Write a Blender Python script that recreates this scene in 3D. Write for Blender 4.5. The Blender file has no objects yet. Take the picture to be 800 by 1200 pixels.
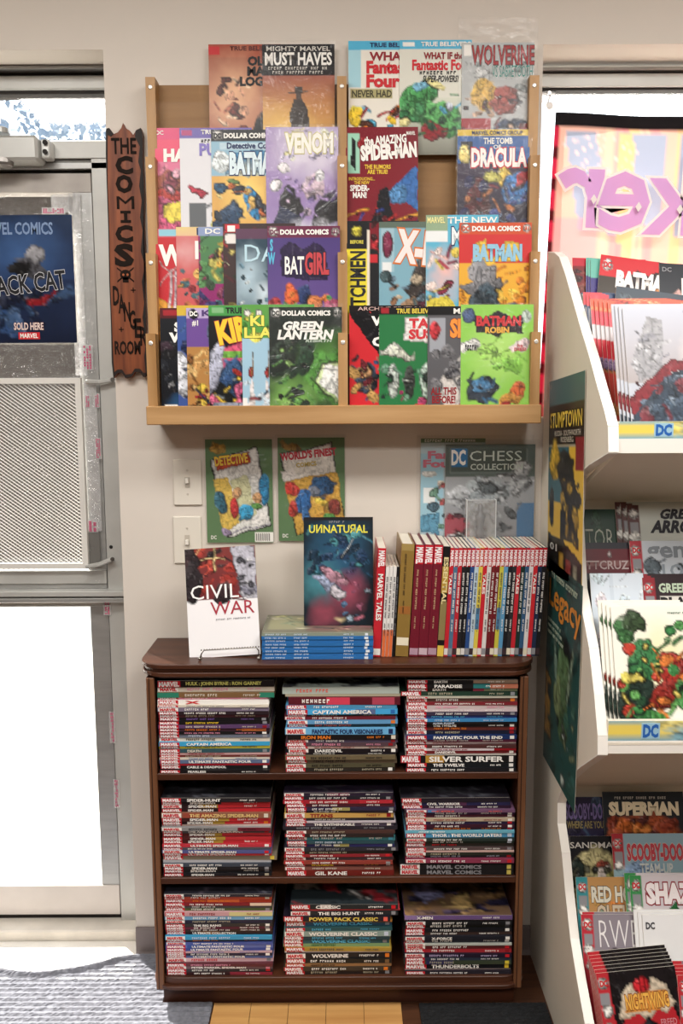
import bpy, bmesh, math, random
import numpy as np
from mathutils import Vector, Matrix

SC = bpy.context.scene
COL = SC.collection

# ------------------------------------------------------------------ camera
F_PX, PITCH, ROLL = 1020.0, 0.1312, -0.0044          # focal length in pixels of the 800x1200 frame
CAM = Vector((0, -2.167, 1.482))
FWD = Vector((0, math.cos(PITCH), -math.sin(PITCH)))
UP0 = Vector((0, math.sin(PITCH), math.cos(PITCH)))
RT0 = Vector((1, 0, 0))
RT = math.cos(ROLL) * RT0 + math.sin(ROLL) * UP0
UP = math.cos(ROLL) * UP0 - math.sin(ROLL) * RT0
cd = bpy.data.cameras.new('camera')
cd.sensor_fit = 'VERTICAL'; cd.sensor_height = 36; cd.sensor_width = 24
cd.lens = F_PX * 36 / 1200
cd.clip_start = 0.05
cam = bpy.data.objects.new('camera', cd); COL.objects.link(cam)
cam.matrix_world = Matrix(((RT.x, UP.x, -FWD.x, CAM.x), (RT.y, UP.y, -FWD.y, CAM.y), (RT.z, UP.z, -FWD.z, CAM.z), (0, 0, 0, 1)))
SC.camera = cam

# ------------------------------------------------------------------ view, sky, sun, ceiling lights
SC.view_settings.view_transform = 'Standard'
SC.view_settings.look = 'None'
SC.view_settings.gamma = 1
SC.view_settings.use_curve_mapping = False
SC.view_settings.exposure = 0.0
world = bpy.data.worlds.new('sky'); SC.world = world; world.use_nodes = True
wn = world.node_tree
for n in list(wn.nodes): wn.nodes.remove(n)
wo = wn.nodes.new('ShaderNodeOutputWorld'); wb = wn.nodes.new('ShaderNodeBackground')
wb.inputs['Color'].default_value = (0.86, 0.93, 1.0, 1); wb.inputs['Strength'].default_value = 3.2
wn.links.new(wb.outputs[0], wo.inputs[0])

def light(name, kind, loc, direction, energy, color, **kw):
    ld = bpy.data.lights.new(name, kind); ld.energy = energy; ld.color = color
    for k, v in kw.items(): setattr(ld, k, v)
    o = bpy.data.objects.new(name, ld); COL.objects.link(o); o.location = loc
    o.rotation_euler = Vector(direction).to_track_quat('-Z', 'Y').to_euler()
    return o
light('sun', 'SUN', (-4, 5, 6), (0.95, -1.0, -1.6), 26.0, (1.0, 0.94, 0.86), angle=0.012)
CEIL_Z = 2.72
TROFFERS = [(-0.75, -1.35), (0.95, -1.35), (-0.75, -3.0), (0.95, -3.0)]
for tx, ty in TROFFERS:
    light('ceiling_lamp', 'AREA', (tx, ty, CEIL_Z - 0.035), (0, 0, -1), 33.5, (1.0, 0.965, 0.92), shape='RECTANGLE', size=1.1, size_y=0.5)

# ------------------------------------------------------------------ pixel -> place
def ray(px, py):
    return (px - 400) / F_PX * RT - (py - 600) / F_PX * UP + FWD
def at(px, py, x=None, y=None, z=None):
    """the point a pixel of the photo looks at, on a plane x=, y= or z="""
    d = ray(px, py)
    if x is not None: t = (x - CAM.x) / d.x
    elif y is not None: t = (y - CAM.y) / d.y
    else: t = (z - CAM.z) / d.z
    return CAM + t * d
def at_plane(px, py, p0, nrm):
    d = ray(px, py)
    return CAM + d * ((p0 - CAM).dot(nrm) / d.dot(nrm))

# ------------------------------------------------------------------ colours and materials
PAL = dict(k='141416', w='f2f0ea', r='c8202a', R='8c1620', o='e07a28', y='f0cc3a', g='3c8c46', G='1e5a34', l='8cc84a', b='2c6cb4',
           B='1c2c5c', c='58b4d8', t='2e8c90', p='7a5aa0', P='4c3470', m='b03878', n='e896b0', h='b0a890', H='7a5c3c', s='e8b890',
           S='8c8c90', d='4a4a50', i='c8d4e4', e='d8d0c0', q='ee6a5a', a='a8dcd8', u='5a3a2a', v='c4b4d8', z='34424e')
def lin(c):
    """palette letter or rrggbb -> linear rgb"""
    if not isinstance(c, str): return tuple(c)
    h = PAL.get(c, c)
    out = []
    for i in (0, 2, 4):
        s = int(h[i:i + 2], 16) / 255
        out.append(s / 12.92 if s <= 0.04045 else ((s + 0.055) / 1.055) ** 2.4)
    return tuple(out)
_M = {}
def mat(c, rough=0.5, metal=0.0, coat=0.0, var=0.0, scale=8.0, stretch=(1, 1, 1), bump=0.0, c2=None, name=None, spec=0.32):
    key = (c, rough, metal, coat, var, scale, stretch, bump, c2, spec)
    if key in _M: return _M[key]
    m = bpy.data.materials.new(name or 'paint_' + str(c)); m.use_nodes = True
    nt = m.node_tree; b = nt.nodes['Principled BSDF']; col = lin(c)
    b.inputs['Base Color'].default_value = (*col, 1)
    b.inputs['Roughness'].default_value = rough; b.inputs['Metallic'].default_value = metal
    b.inputs['Coat Weight'].default_value = coat; b.inputs['Specular IOR Level'].default_value = spec
    if var or bump or c2:
        tc = nt.nodes.new('ShaderNodeTexCoord'); mp = nt.nodes.new('ShaderNodeMapping'); nz = nt.nodes.new('ShaderNodeTexNoise')
        mp.inputs['Scale'].default_value = stretch
        nz.inputs['Scale'].default_value = scale; nz.inputs['Detail'].default_value = 6
        nt.links.new(tc.outputs['Object'], mp.inputs['Vector']); nt.links.new(mp.outputs[0], nz.inputs['Vector'])
        if var or c2:
            cr = nt.nodes.new('ShaderNodeValToRGB')
            e = cr.color_ramp.elements
            lo = lin(c2) if c2 else tuple(x * (1 - var) for x in col)
            hi = col if c2 else tuple(min(1, x * (1 + var)) for x in col)
            e[0].position = 0.32; e[0].color = (*lo, 1); e[1].position = 0.68; e[1].color = (*hi, 1)
            nt.links.new(nz.outputs['Fac'], cr.inputs['Fac']); nt.links.new(cr.outputs[0], b.inputs['Base Color'])
        if bump:
            bp = nt.nodes.new('ShaderNodeBump'); bp.inputs['Strength'].default_value = bump; bp.inputs['Distance'].default_value = 0.08 / scale
            nt.links.new(nz.outputs['Fac'], bp.inputs['Height']); nt.links.new(bp.outputs[0], b.inputs['Normal'])
    _M[key] = m
    return m
def wood(c, c2, rough=0.45, axis='x', scale=3.0, name='wood'):
    st = {'x': (1, 14, 14), 'y': (14, 1, 14), 'z': (14, 14, 1)}[axis]
    return mat(c, rough=rough, scale=scale, stretch=st, c2=c2, name=name)
def clear(name, gloss=0.08, tint=(1, 1, 1), bump=0.0, scale=14.0, rough=0.05, haze=0.0, fres=0.3):
    """thin clear sheet: mostly lets light straight through, mirrors a little, whitens by its haze"""
    if name in _M: return _M[name]
    m = bpy.data.materials.new(name); m.use_nodes = True; nt = m.node_tree
    for n in list(nt.nodes): nt.nodes.remove(n)
    out = nt.nodes.new('ShaderNodeOutputMaterial'); tr = nt.nodes.new('ShaderNodeBsdfTransparent'); gl = nt.nodes.new('ShaderNodeBsdfGlossy')
    mx = nt.nodes.new('ShaderNodeMixShader'); fr = nt.nodes.new('ShaderNodeLayerWeight'); ma = nt.nodes.new('ShaderNodeMath')
    tr.inputs[0].default_value = (*tint, 1); gl.inputs['Roughness'].default_value = rough
    fr.inputs['Blend'].default_value = 0.35; ma.operation = 'MULTIPLY_ADD'
    ma.inputs[1].default_value = fres; ma.inputs[2].default_value = gloss
    nt.links.new(fr.outputs['Fresnel'], ma.inputs[0]); nt.links.new(ma.outputs[0], mx.inputs[0])
    nt.links.new(tr.outputs[0], mx.inputs[1]); nt.links.new(gl.outputs[0], mx.inputs[2])
    last = mx
    if haze:
        df = nt.nodes.new('ShaderNodeBsdfDiffuse'); df.inputs[0].default_value = (0.9, 0.9, 0.9, 1)
        m2 = nt.nodes.new('ShaderNodeMixShader'); m2.inputs[0].default_value = haze
        nt.links.new(mx.outputs[0], m2.inputs[1]); nt.links.new(df.outputs[0], m2.inputs[2]); last = m2
    nt.links.new(last.outputs[0], out.inputs[0])
    if bump:
        tc = nt.nodes.new('ShaderNodeTexCoord'); nz = nt.nodes.new('ShaderNodeTexNoise'); bp = nt.nodes.new('ShaderNodeBump')
        nz.inputs['Scale'].default_value = scale; nz.inputs['Detail'].default_value = 3; nz.inputs['Distortion'].default_value = 1.5
        bp.inputs['Strength'].default_value = bump; bp.inputs['Distance'].default_value = 0.02
        nt.links.new(tc.outputs['Object'], nz.inputs['Vector']); nt.links.new(nz.outputs['Fac'], bp.inputs['Height'])
        nt.links.new(bp.outputs[0], gl.inputs['Normal']); nt.links.new(bp.outputs[0], fr.inputs['Normal'])
    _M[name] = m
    return m
def printed(name='printed_cover', rough=0.32, coat=0.0, translucent=0.0):
    """paper or cloth whose ink colours sit in the mesh's colour attribute, with a fine paper mottle"""
    if name in _M: return _M[name]
    m = bpy.data.materials.new(name); m.use_nodes = True; nt = m.node_tree; b = nt.nodes['Principled BSDF']
    a = nt.nodes.new('ShaderNodeAttribute'); a.attribute_name = 'ink'
    nt.links.new(a.outputs['Color'], b.inputs['Base Color'])
    b.inputs['Specular IOR Level'].default_value = 0.2
    b.inputs['Roughness'].default_value = rough; b.inputs['Coat Weight'].default_value = coat * .5; b.inputs['Coat Roughness'].default_value = 0.12
    if translucent:
        out = nt.nodes['Material Output']; tl = nt.nodes.new('ShaderNodeBsdfTranslucent'); mx = nt.nodes.new('ShaderNodeMixShader')
        mx.inputs[0].default_value = translucent
        nt.links.new(a.outputs['Color'], tl.inputs[0]); nt.links.new(b.outputs[0], mx.inputs[1]); nt.links.new(tl.outputs[0], mx.inputs[2])
        nt.links.new(mx.outputs[0], out.inputs[0])
    _M[name] = m
    return m
PAPER = mat('e4ded0', 0.75, name='paper')
BAG = clear('clear_bag', gloss=0.008, haze=0.02, bump=0.6, scale=16, rough=0.13, fres=.12)
ACRYLIC = clear('clear_acrylic', gloss=0.0, haze=0.0, rough=.25, fres=.04)
GLASS = clear('window_glass', gloss=0.03)

# ------------------------------------------------------------------ object helpers
def tag(o, label=None, cat=None, group=None, kind=None):
    if label: o['label'] = label
    if cat: o['category'] = cat
    if group: o['group'] = group
    if kind: o['kind'] = kind
    return o
def link(o, parent=None):
    COL.objects.link(o)
    if parent is not None: o.parent = parent
    return o
def empty(name, loc=(0, 0, 0), rz=0):
    o = bpy.data.objects.new(name, None); o.location = loc; o.rotation_euler = (0, 0, rz); o.empty_display_size = 0.05
    return link(o)
def mesh_obj(name, verts, faces, material, parent=None, smooth=False):
    me = bpy.data.meshes.new(name); me.from_pydata([tuple(v) for v in verts], [], faces); me.update()
    for m in (material if isinstance(material, (list, tuple)) else [material]): me.materials.append(m)
    if smooth: me.polygons.foreach_set('use_smooth', [True] * len(me.polygons))
    return link(bpy.data.objects.new(name, me), parent)
class MB:
    """collects boxes, prisms and tubes that make up ONE part"""
    def __init__(s): s.v = []; s.f = []
    def box(s, x0, x1, y0, y1, z0, z1):
        n = len(s.v)
        s.v += [(x, y, z) for x in (x0, x1) for y in (y0, y1) for z in (z0, z1)]
        s.f += [tuple(n + i for i in q) for q in ((0, 1, 3, 2), (4, 6, 7, 5), (0, 4, 5, 1), (2, 3, 7, 6), (0, 2, 6, 4), (1, 5, 7, 3))]
        return s
    def prism(s, pts, axis, a, b):
        """polygon pts (2 coords) extruded along axis from a to b"""
        n = len(s.v); k = len(pts)
        def mk(p, t):
            return {'x': (t, p[0], p[1]), 'y': (p[0], t, p[1]), 'z': (p[0], p[1], t)}[axis]
        s.v += [mk(p, a) for p in pts] + [mk(p, b) for p in pts]
        s.f += [tuple(n + i for i in range(k))[::-1], tuple(n + k + i for i in range(k))]
        s.f += [(n + i, n + (i + 1) % k, n + k + (i + 1) % k, n + k + i) for i in range(k)]
        return s
    def tube(s, pts, r, seg=8, closed=False):
        pts = [Vector(p) for p in pts]; n0 = len(s.v); m = len(pts); prev = None
        for i, p in enumerate(pts):
            a = pts[(i - 1) % m] if closed or i > 0 else p
            b = pts[(i + 1) % m] if closed or i < m - 1 else p
            t = (b - a).normalized()
            ref = prev if prev is not None else (Vector((0, 0, 1)) if abs(t.z) < 0.9 else Vector((1, 0, 0)))
            u = (ref - t * ref.dot(t)).normalized(); w = t.cross(u); prev = u
            s.v += [tuple(p + r * (math.cos(2 * math.pi * j / seg) * u + math.sin(2 * math.pi * j / seg) * w)) for j in range(seg)]
        for i in range(m if closed else m - 1):
            for j in range(seg):
                a0 = n0 + i * seg; b0 = n0 + ((i + 1) % m) * seg
                s.f.append((a0 + j, a0 + (j + 1) % seg, b0 + (j + 1) % seg, b0 + j))
        if not closed:
            s.f.append(tuple(n0 + j for j in range(seg))[::-1]); s.f.append(tuple(n0 + (m - 1) * seg + j for j in range(seg)))
        return s
    def lathe(s, prof, seg=20, c=(0, 0, 0), axis='z'):
        n = len(s.v)
        for r, h in prof:
            for j in range(seg):
                a = 2 * math.pi * j / seg; x, y = r * math.cos(a), r * math.sin(a)
                p = (x, y, h) if axis == 'z' else (x, -h, y)
                s.v.append((p[0] + c[0], p[1] + c[1], p[2] + c[2]))
        for i in range(len(prof) - 1):
            for j in range(seg):
                a0 = n + i * seg; b0 = a0 + seg
                s.f.append((a0 + j, a0 + (j + 1) % seg, b0 + (j + 1) % seg, b0 + j))
        s.f.append(tuple(n + j for j in range(seg))[::-1]); s.f.append(tuple(n + (len(prof) - 1) * seg + j for j in range(seg)))
        return s
    def build(s, name, material, parent=None, smooth=False, bevel=0.0):
        o = mesh_obj(name, s.v, s.f, material, parent, smooth)
        bm = bmesh.new(); bm.from_mesh(o.data); bmesh.ops.recalc_face_normals(bm, faces=bm.faces[:])
        if bevel: bmesh.ops.bevel(bm, geom=bm.edges[:], offset=bevel, segments=1, affect='EDGES', profile=0.5)
        bm.to_mesh(o.data); bm.free()
        return o
def box(name, material, x0, x1, y0, y1, z0, z1, parent=None, bevel=0.0):
    return MB().box(min(x0, x1), max(x0, x1), min(y0, y1), max(y0, y1), min(z0, z1), max(z0, z1)).build(name, material, parent, bevel=bevel)
def pxbox(name, material, l, t, r, b, yf, yb, parent=None, bevel=0.0):
    """upright box whose front face (at y=yf) covers the photo's pixels l..r, t..b"""
    p = at((l + r) / 2, t, y=yf); q = at((l + r) / 2, b, y=yf); a = at(l, (t + b) / 2, y=yf); c = at(r, (t + b) / 2, y=yf)
    return box(name, material, a.x, c.x, yf, yb, q.z, p.z, parent, bevel)

# ------------------------------------------------------------------ lettering
_T = {}
def text_mesh(body, off=0.0, shear=0.0, clip=None):
    """flat lettering; the plain text's box is scaled to 1 x 1 with its lower left corner at 0; clip cuts it off left and right"""
    key = (body, off, shear, clip)
    if key in _T: return _T[key]
    def make(o_):
        c = bpy.data.curves.new('lettering', 'FONT'); c.body = body; c.offset = o_; c.shear = shear
        c.resolution_u = 2; c.space_line = 0.85; c.align_x = 'CENTER'; c.fill_mode = 'FRONT'
        ob = bpy.data.objects.new('lettering', c)
        me = bpy.data.meshes.new_from_object(ob)
        bpy.data.objects.remove(ob); bpy.data.curves.remove(c)
        n = len(me.vertices); co = np.zeros(n * 3, 'f'); me.vertices.foreach_get('co', co)
        return me, co.reshape(-1, 3)
    bk = (body, 0.0, shear, 'bb')
    if bk not in _T:
        me, co = make(0.0); _T[bk] = (co.min(0), co.max(0)); bpy.data.meshes.remove(me)
    lo, hi = _T[bk]; sz = np.maximum(hi - lo, 1e-4)
    me, co = make(off)
    co = (co - lo) / sz; out = np.zeros_like(co); out[:, 0] = co[:, 0]; out[:, 2] = co[:, 1]
    me.vertices.foreach_set('co', out.ravel())
    if clip:
        bm = bmesh.new(); bm.from_mesh(me)
        for x_, n_ in ((clip[0], -1), (clip[1], 1)):
            bmesh.ops.bisect_plane(bm, geom=bm.verts[:] + bm.edges[:] + bm.faces[:], plane_co=(x_, 0, 0), plane_no=(n_, 0, 0), clear_outer=True)
        bm.to_mesh(me); bm.free()
    me.materials.clear(); me.materials.append(None); me.update()
    _T[key] = me
    return me
def letters(body, parent, x0, z0, w, h, color, depth=0.0007, off=0.02, shear=0.0, rot=0.0, name='lettering', mirror=False, rough=0.45, emis=None, clip=None):
    """lettering on a sheet's face: local x right, z up, the face looks to -y"""
    me = text_mesh(body, off, shear, clip)
    o = bpy.data.objects.new(name, me); link(o, parent)
    o.material_slots[0].link = 'OBJECT'; o.material_slots[0].material = emis or mat(color, rough)
    o.location = (x0 + (w if mirror else 0), -depth, z0); o.scale = (-w if mirror else w, 1, h); o.rotation_euler = (0, rot, 0)
    return o

_G = {}
def scribble(seed, n):
    """lettering too small to read: a row of letter-sized strokes, 1 long and 1 high"""
    k = (seed % 12, n)
    if k in _G: return _G[k]
    R = random.Random(k[0] * 77 + n); b_ = MB(); x = 0
    while x < 1:
        for _ in range(R.randint(3, 8)):
            if x > 1 - .7 / n: break
            w = .62 / n; t = R.random()
            if t < .4: b_.box(x, x + w * .35, -1, 0, 0, 1); b_.box(x + w * .35, x + w, -1, 0, .62, 1)
            elif t < .7: b_.box(x, x + w, -1, 0, 0, .3); b_.box(x, x + w, -1, 0, .62, 1); b_.box(x, x + w * .3, -1, 0, .3, .62)
            else: b_.box(x, x + w * .3, -1, 0, 0, 1); b_.box(x + w * .7, x + w, -1, 0, 0, 1); b_.box(x + w * .3, x + w * .7, -1, 0, .35, .65)
            x += 1 / n
        x += .9 / n
    me = bpy.data.meshes.new('small_print'); me.from_pydata(b_.v, [], b_.f); me.update(); me.materials.append(None); _G[k] = me
    return me
def small_print(parent, x0, z0, w, h, color, seed, n=None, name='small_print', rot=0.0, y=0.0):
    o = bpy.data.objects.new(name, scribble(seed, n or max(5, int(w / (h * .95))))); link(o, parent)
    o.material_slots[0].link = 'OBJECT'; o.material_slots[0].material = mat(color, .5); o.location = (x0, -y, z0); o.scale = (w, .0005, h); o.rotation_euler = (0, rot, 0); return o

# ------------------------------------------------------------------ painted sheets (covers, posters)
def smooth_noise(nv, nu, cells, rng):
    k_ = rng.random((cells + 2, max(2, int(cells * nu / nv)) + 2))
    yy = np.linspace(0, k_.shape[0] - 1.01, nv); xx = np.linspace(0, k_.shape[1] - 1.01, nu)
    yi, xi = yy.astype(int), xx.astype(int); fy, fx = (yy - yi)[:, None], (xx - xi)[None]
    fy, fx = fy * fy * (3 - 2 * fy), fx * fx * (3 - 2 * fx)
    return k_[yi][:, xi] * (1 - fy) * (1 - fx) + k_[yi + 1][:, xi] * fy * (1 - fx) + k_[yi][:, xi + 1] * (1 - fy) * fx + k_[yi + 1][:, xi + 1] * fy * fx
_SEED = [0]
class Ink:
    """a printed picture: shapes with hand-drawn wobble, fine hatching and ink lines where colours meet"""
    def __init__(s, nu, nv, base='w', wob=1.0):
        s.nu, s.nv = nu, nv
        s.u, s.v = np.meshgrid(np.linspace(0, 1, nu), np.linspace(0, 1, nv))      # v runs downwards from the top edge
        s.c = np.zeros((nv, nu, 3)) + np.array(lin(base))
        s.asp = 1.5; s.art = np.zeros((nv, nu))
        _SEED[0] += 1; s.rng = np.random.default_rng(_SEED[0] * 13)
        N = lambda c: smooth_noise(nv, nu, c, s.rng) - .5
        s.du = wob * (.10 * N(6) + .07 * N(14) + .04 * N(26)); s.dv = wob * (.08 * N(6) + .05 * N(14) + .03 * N(26))
    def put(s, m, c, a=1.0):
        m = (m * a)[..., None]; s.c = s.c * (1 - m) + np.array(lin(c)) * m
    def op(s, o):
        k = o[0]; u, v = s.u, s.v
        if k in 'eE': q = min(1, o[3] / .14) ** 2; u, v = u + s.du * q, v + s.dv * q
        elif k in 'pl': u, v = u + s.du * .3, v + s.dv * .3
        if k == 'r':
            s.put(((u >= o[1]) & (u <= o[3]) & (v >= o[2]) & (v <= o[4])).astype(float), o[5], o[6] if len(o) > 6 else 1)
        elif k == 'e':
            du, dv = u - o[1], (v - o[2]) * s.asp; a = math.radians(o[6]) if len(o) > 6 else 0
            x = du * math.cos(a) + dv * math.sin(a); y = -du * math.sin(a) + dv * math.cos(a)
            d = np.sqrt((x / o[3]) ** 2 + (y / (o[4] * s.asp)) ** 2)
            m_ = np.clip((1.06 - d) / 0.12, 0, 1); s.put(m_, o[5]); s.art = np.maximum(s.art, m_)
            if o[3] > .05:                                         # a lighter and a darker side
                q = np.array(lin(o[5])); s.put(m_ * np.clip((x / o[3] + y / (o[4] * s.asp)) - .25, 0, 1), tuple(q * .45), .8); s.put(m_ * np.clip(-(x / o[3] + y / (o[4] * s.asp)) - .5, 0, 1), tuple(np.clip(q * 1.6 + .04, 0, 1)), .7)
        elif k == 'E':                                             # soft glow
            d = np.sqrt(((u - o[1]) / o[3]) ** 2 + ((v - o[2]) / o[4]) ** 2); s.put(np.clip(1 - d, 0, 1), o[5])
        elif k == 'p':
            pts = o[1]; ins = np.zeros(u.shape, bool); j = len(pts) - 1
            for i in range(len(pts)):
                (xi, yi), (xj, yj) = pts[i], pts[j]
                ins ^= ((yi > v) != (yj > v)) & (u < (xj - xi) * (v - yi) / (yj - yi + 1e-9) + xi); j = i
            s.put(ins.astype(float), o[2], o[3] if len(o) > 3 else 1); s.art = np.maximum(s.art, ins * .6)
        elif k == 'l':
            x0, y0, x1, y1, w = o[1:6]; dx, dy = x1 - x0, (y1 - y0) * s.asp; L = dx * dx + dy * dy + 1e-9
            t = np.clip(((u - x0) * dx + (v - y0) * s.asp * dy) / L, 0, 1)
            d = np.hypot(u - x0 - t * dx, (v - y0) * s.asp - t * dy)
            m_ = np.clip(1.2 - d / w, 0, 1); s.put(m_, o[6]); s.art = np.maximum(s.art, m_)
        elif k == 'g':                                             # vertical blend in a band
            t = np.clip((v - o[1]) / (o[2] - o[1]), 0, 1)[..., None]
            m = ((v >= o[1]) & (v <= o[2]))[..., None]
            s.c = np.where(m, np.array(lin(o[3])) * (1 - t) + np.array(lin(o[4])) * t, s.c)
        elif k == 's':                                             # busy patches and strokes of drawn art, no figures
            u0, v0, u1, v1, n, seed, cols = o[1:8]; sz = o[8] if len(o) > 8 else 0.09; R = random.Random(seed)
            for i in range(n):
                cu, cv = R.uniform(u0, u1), R.uniform(v0, v1); c = R.choice(cols); a = R.uniform(-70, 70); r = sz * R.uniform(.5, 1.3)
                if R.random() < .6: s.op(('e', cu, cv, r, r * R.uniform(.25, .7), c, a))
                else:
                    q = math.radians(a); s.op(('l', cu, cv, cu + r * 2 * math.cos(q), cv + r * 1.4 * math.sin(q), R.uniform(.012, .035), c))
        elif k == 'y':                                             # rays out of a point
            cu, cv, n, w, c, seed = o[1:7]; R = random.Random(seed)
            for i in range(n):
                a = R.uniform(0, 6.3); s.op(('l', cu + .1 * math.cos(a), cv + .07 * math.sin(a), cu + R.uniform(.2, .6) * math.cos(a), cv + R.uniform(.15, .4) * math.sin(a), w, c))
        elif k == 'n':                                             # mottle
            R = np.random.default_rng(o[2]); k_ = R.random((max(2, s.nv // o[3] + 2), max(2, s.nu // o[3] + 2)))
            yy = np.linspace(0, k_.shape[0] - 1.01, s.nv); xx = np.linspace(0, k_.shape[1] - 1.01, s.nu)
            yi, xi = yy.astype(int), xx.astype(int); fy, fx = (yy - yi)[:, None], (xx - xi)[None]
            q = k_[yi][:, xi] * (1 - fy) * (1 - fx) + k_[yi + 1][:, xi] * fy * (1 - fx) + k_[yi][:, xi + 1] * (1 - fy) * fx + k_[yi + 1][:, xi + 1] * fy * fx
            s.c *= (1 + o[1] * (q - .5) * 2)[..., None]
        elif k == 'b':                                             # bar code
            u0, v0, u1, v1 = o[1:5]; s.op(('r', u0, v0, u1, v1, 'w')); n = max(4, int((u1 - u0) * s.nu * .45))
            for i in range(n):
                a = u0 + (u1 - u0) * (.08 + .86 * i / n); s.op(('r', a, v0 + .01, a + .4 * (u1 - u0) / n, v1 - .012, 'k'))
    def paint(s, ops, line=1.0):
        for o in ops: s.op(o)
        if line:
            L = np.sqrt(np.clip(s.c, 0, 1) @ np.array([.3, .55, .15])); gy, gx = np.gradient(L); g = np.hypot(gx, gy)
            h = smooth_noise(s.nv, s.nu, 40, s.rng) - .5 + (s.rng.random((s.nv, s.nu)) - .5) * .5
            s.c *= (1 + .5 * h * s.art)[..., None]                 # hatching inside the drawing
            pen = 0
            for cells, wd in ((9, .035), (15, .05), (24, .08)):    # curling pen lines
                pen = np.maximum(pen, np.clip(1 - np.abs(smooth_noise(s.nv, s.nu, cells, s.rng) - s.rng.uniform(.4, .6)) / wd, 0, 1))
            hi = np.clip(1 - np.abs(smooth_noise(s.nv, s.nu, 18, s.rng) - .5) / .03, 0, 1)
            s.c = s.c + (np.clip(s.c * 1.5 + .10, 0, 1) - s.c) * (hi * s.art * .7 * line)[..., None]
            s.c *= (1 - .72 * line * pen * s.art)[..., None]
            s.c *= (1 - line * np.clip((g - .05) * 5, 0, .8) * s.art)[..., None]
        s.c = np.clip(s.c, 0, 1); return s

def sheet(name, w, h, thick, base, ops, matname='printed_cover', nu=56, nv=84, parent=None, curve=None, edge=None, rough=0.32, coat=0.0, translucent=0.0, line=1.0, single=False):
    """a sheet or thin book: face in local xz looking to -y, origin at the lower left front corner, printed face as a fine grid"""
    ink = Ink(nu, nv, base, line); ink.asp = h / w; ink.paint(ops, line)
    U, V = ink.u.ravel() * w, (1 - ink.v.ravel()) * h
    yo = curve(ink.u.ravel(), 1 - ink.v.ravel()) if curve else np.zeros_like(U)
    front = np.stack([U, yo, V], 1); n = nu * nv
    idx = np.arange(n).reshape(nv, nu)
    a, b, c, d = idx[:-1, :-1], idx[1:, :-1], idx[1:, 1:], idx[:-1, 1:]
    faces = np.stack([a, b, c, d], -1).reshape(-1, 4).tolist()
    ring = list(idx[0, :]) + list(idx[1:, -1]) + list(idx[-1, -2::-1]) + list(idx[-2:0:-1, 0])
    back = front[ring].copy(); back[:, 1] += thick; k = len(ring)
    sides = [(int(ring[i]), int(ring[(i + 1) % k]), n + (i + 1) % k, n + i) for i in range(k)]
    nf = len(faces)
    if single: back = back[:0]                                     # cloth: one layer only
    else: faces += sides + [tuple(n + i for i in range(k))]
    verts = np.concatenate([front, back])
    me = bpy.data.meshes.new(name); me.from_pydata(verts.tolist(), [], faces); me.update()
    cols = np.ones((len(verts), 4), 'f'); cols[:n, :3] = ink.c.reshape(-1, 3); cols[n:, :3] = cols[ring, :3][:len(back)]
    at_ = me.color_attributes.new('ink', 'FLOAT_COLOR', 'POINT'); at_.data.foreach_set('color', cols.ravel())
    me.materials.append(printed(matname, rough, coat, translucent)); me.materials.append(edge or PAPER)
    mi = np.zeros(len(faces), 'i'); mi[nf:] = 1
    me.polygons.foreach_set('material_index', mi)
    return link(bpy.data.objects.new(name, me), parent)
def words(o, w, h, texts):
    """texts: (string, u0, v0, u1, v1, colour, {options}) in cover fractions, v from the top"""
    for t in texts:
        s, u0, v0, u1, v1, c = t[:6]; op = t[6] if len(t) > 6 else {}
        kw = dict(shear=op.get('sh', 0.0), rot=math.radians(op.get('rot', 0)), mirror=op.get('mir', False))
        x0, z0, ww, hh = u0 * w, (1 - v1) * h, (u1 - u0) * w, (v1 - v0) * h
        if (u1 > 1.0 or u0 < 0) and not kw['rot']: kw['clip'] = (max(-.05, (0 - u0) / (u1 - u0)), min(1.05, (.995 - u0) / (u1 - u0)))
        if s == '~': small_print(o, x0, z0, ww, hh, c, int(u0 * 97 + v0 * 31), y=.0006); continue
        if 'o' in op: letters(s, o, x0, z0, ww, hh, op['o'], depth=0.0006, off=op.get('ow', 0.07), name='title_outline', **kw)
        letters(s, o, x0, z0, ww, hh, c, depth=0.001, off=op.get('b', 0.025), name='lettering', **kw)
def place(o, P, U, V):
    """put a sheet with its TOP left corner at P; U right, V up along the face"""
    U = U.normalized(); V = (V - U * V.dot(U)).normalized(); N = U.cross(V)      # N looks out of the face
    me_h = o['h'] if 'h' in o else 0
    L = P - V * me_h
    B = -N
    o.matrix_world = Matrix(((U.x, B.x, V.x, L.x), (U.y, B.y, V.y, L.y), (U.z, B.z, V.z, L.z), (0, 0, 0, 1)))
    if 'h' in o: del o['h']
CW, CH = 0.168, 0.259                                              # a comic book's size
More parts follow.
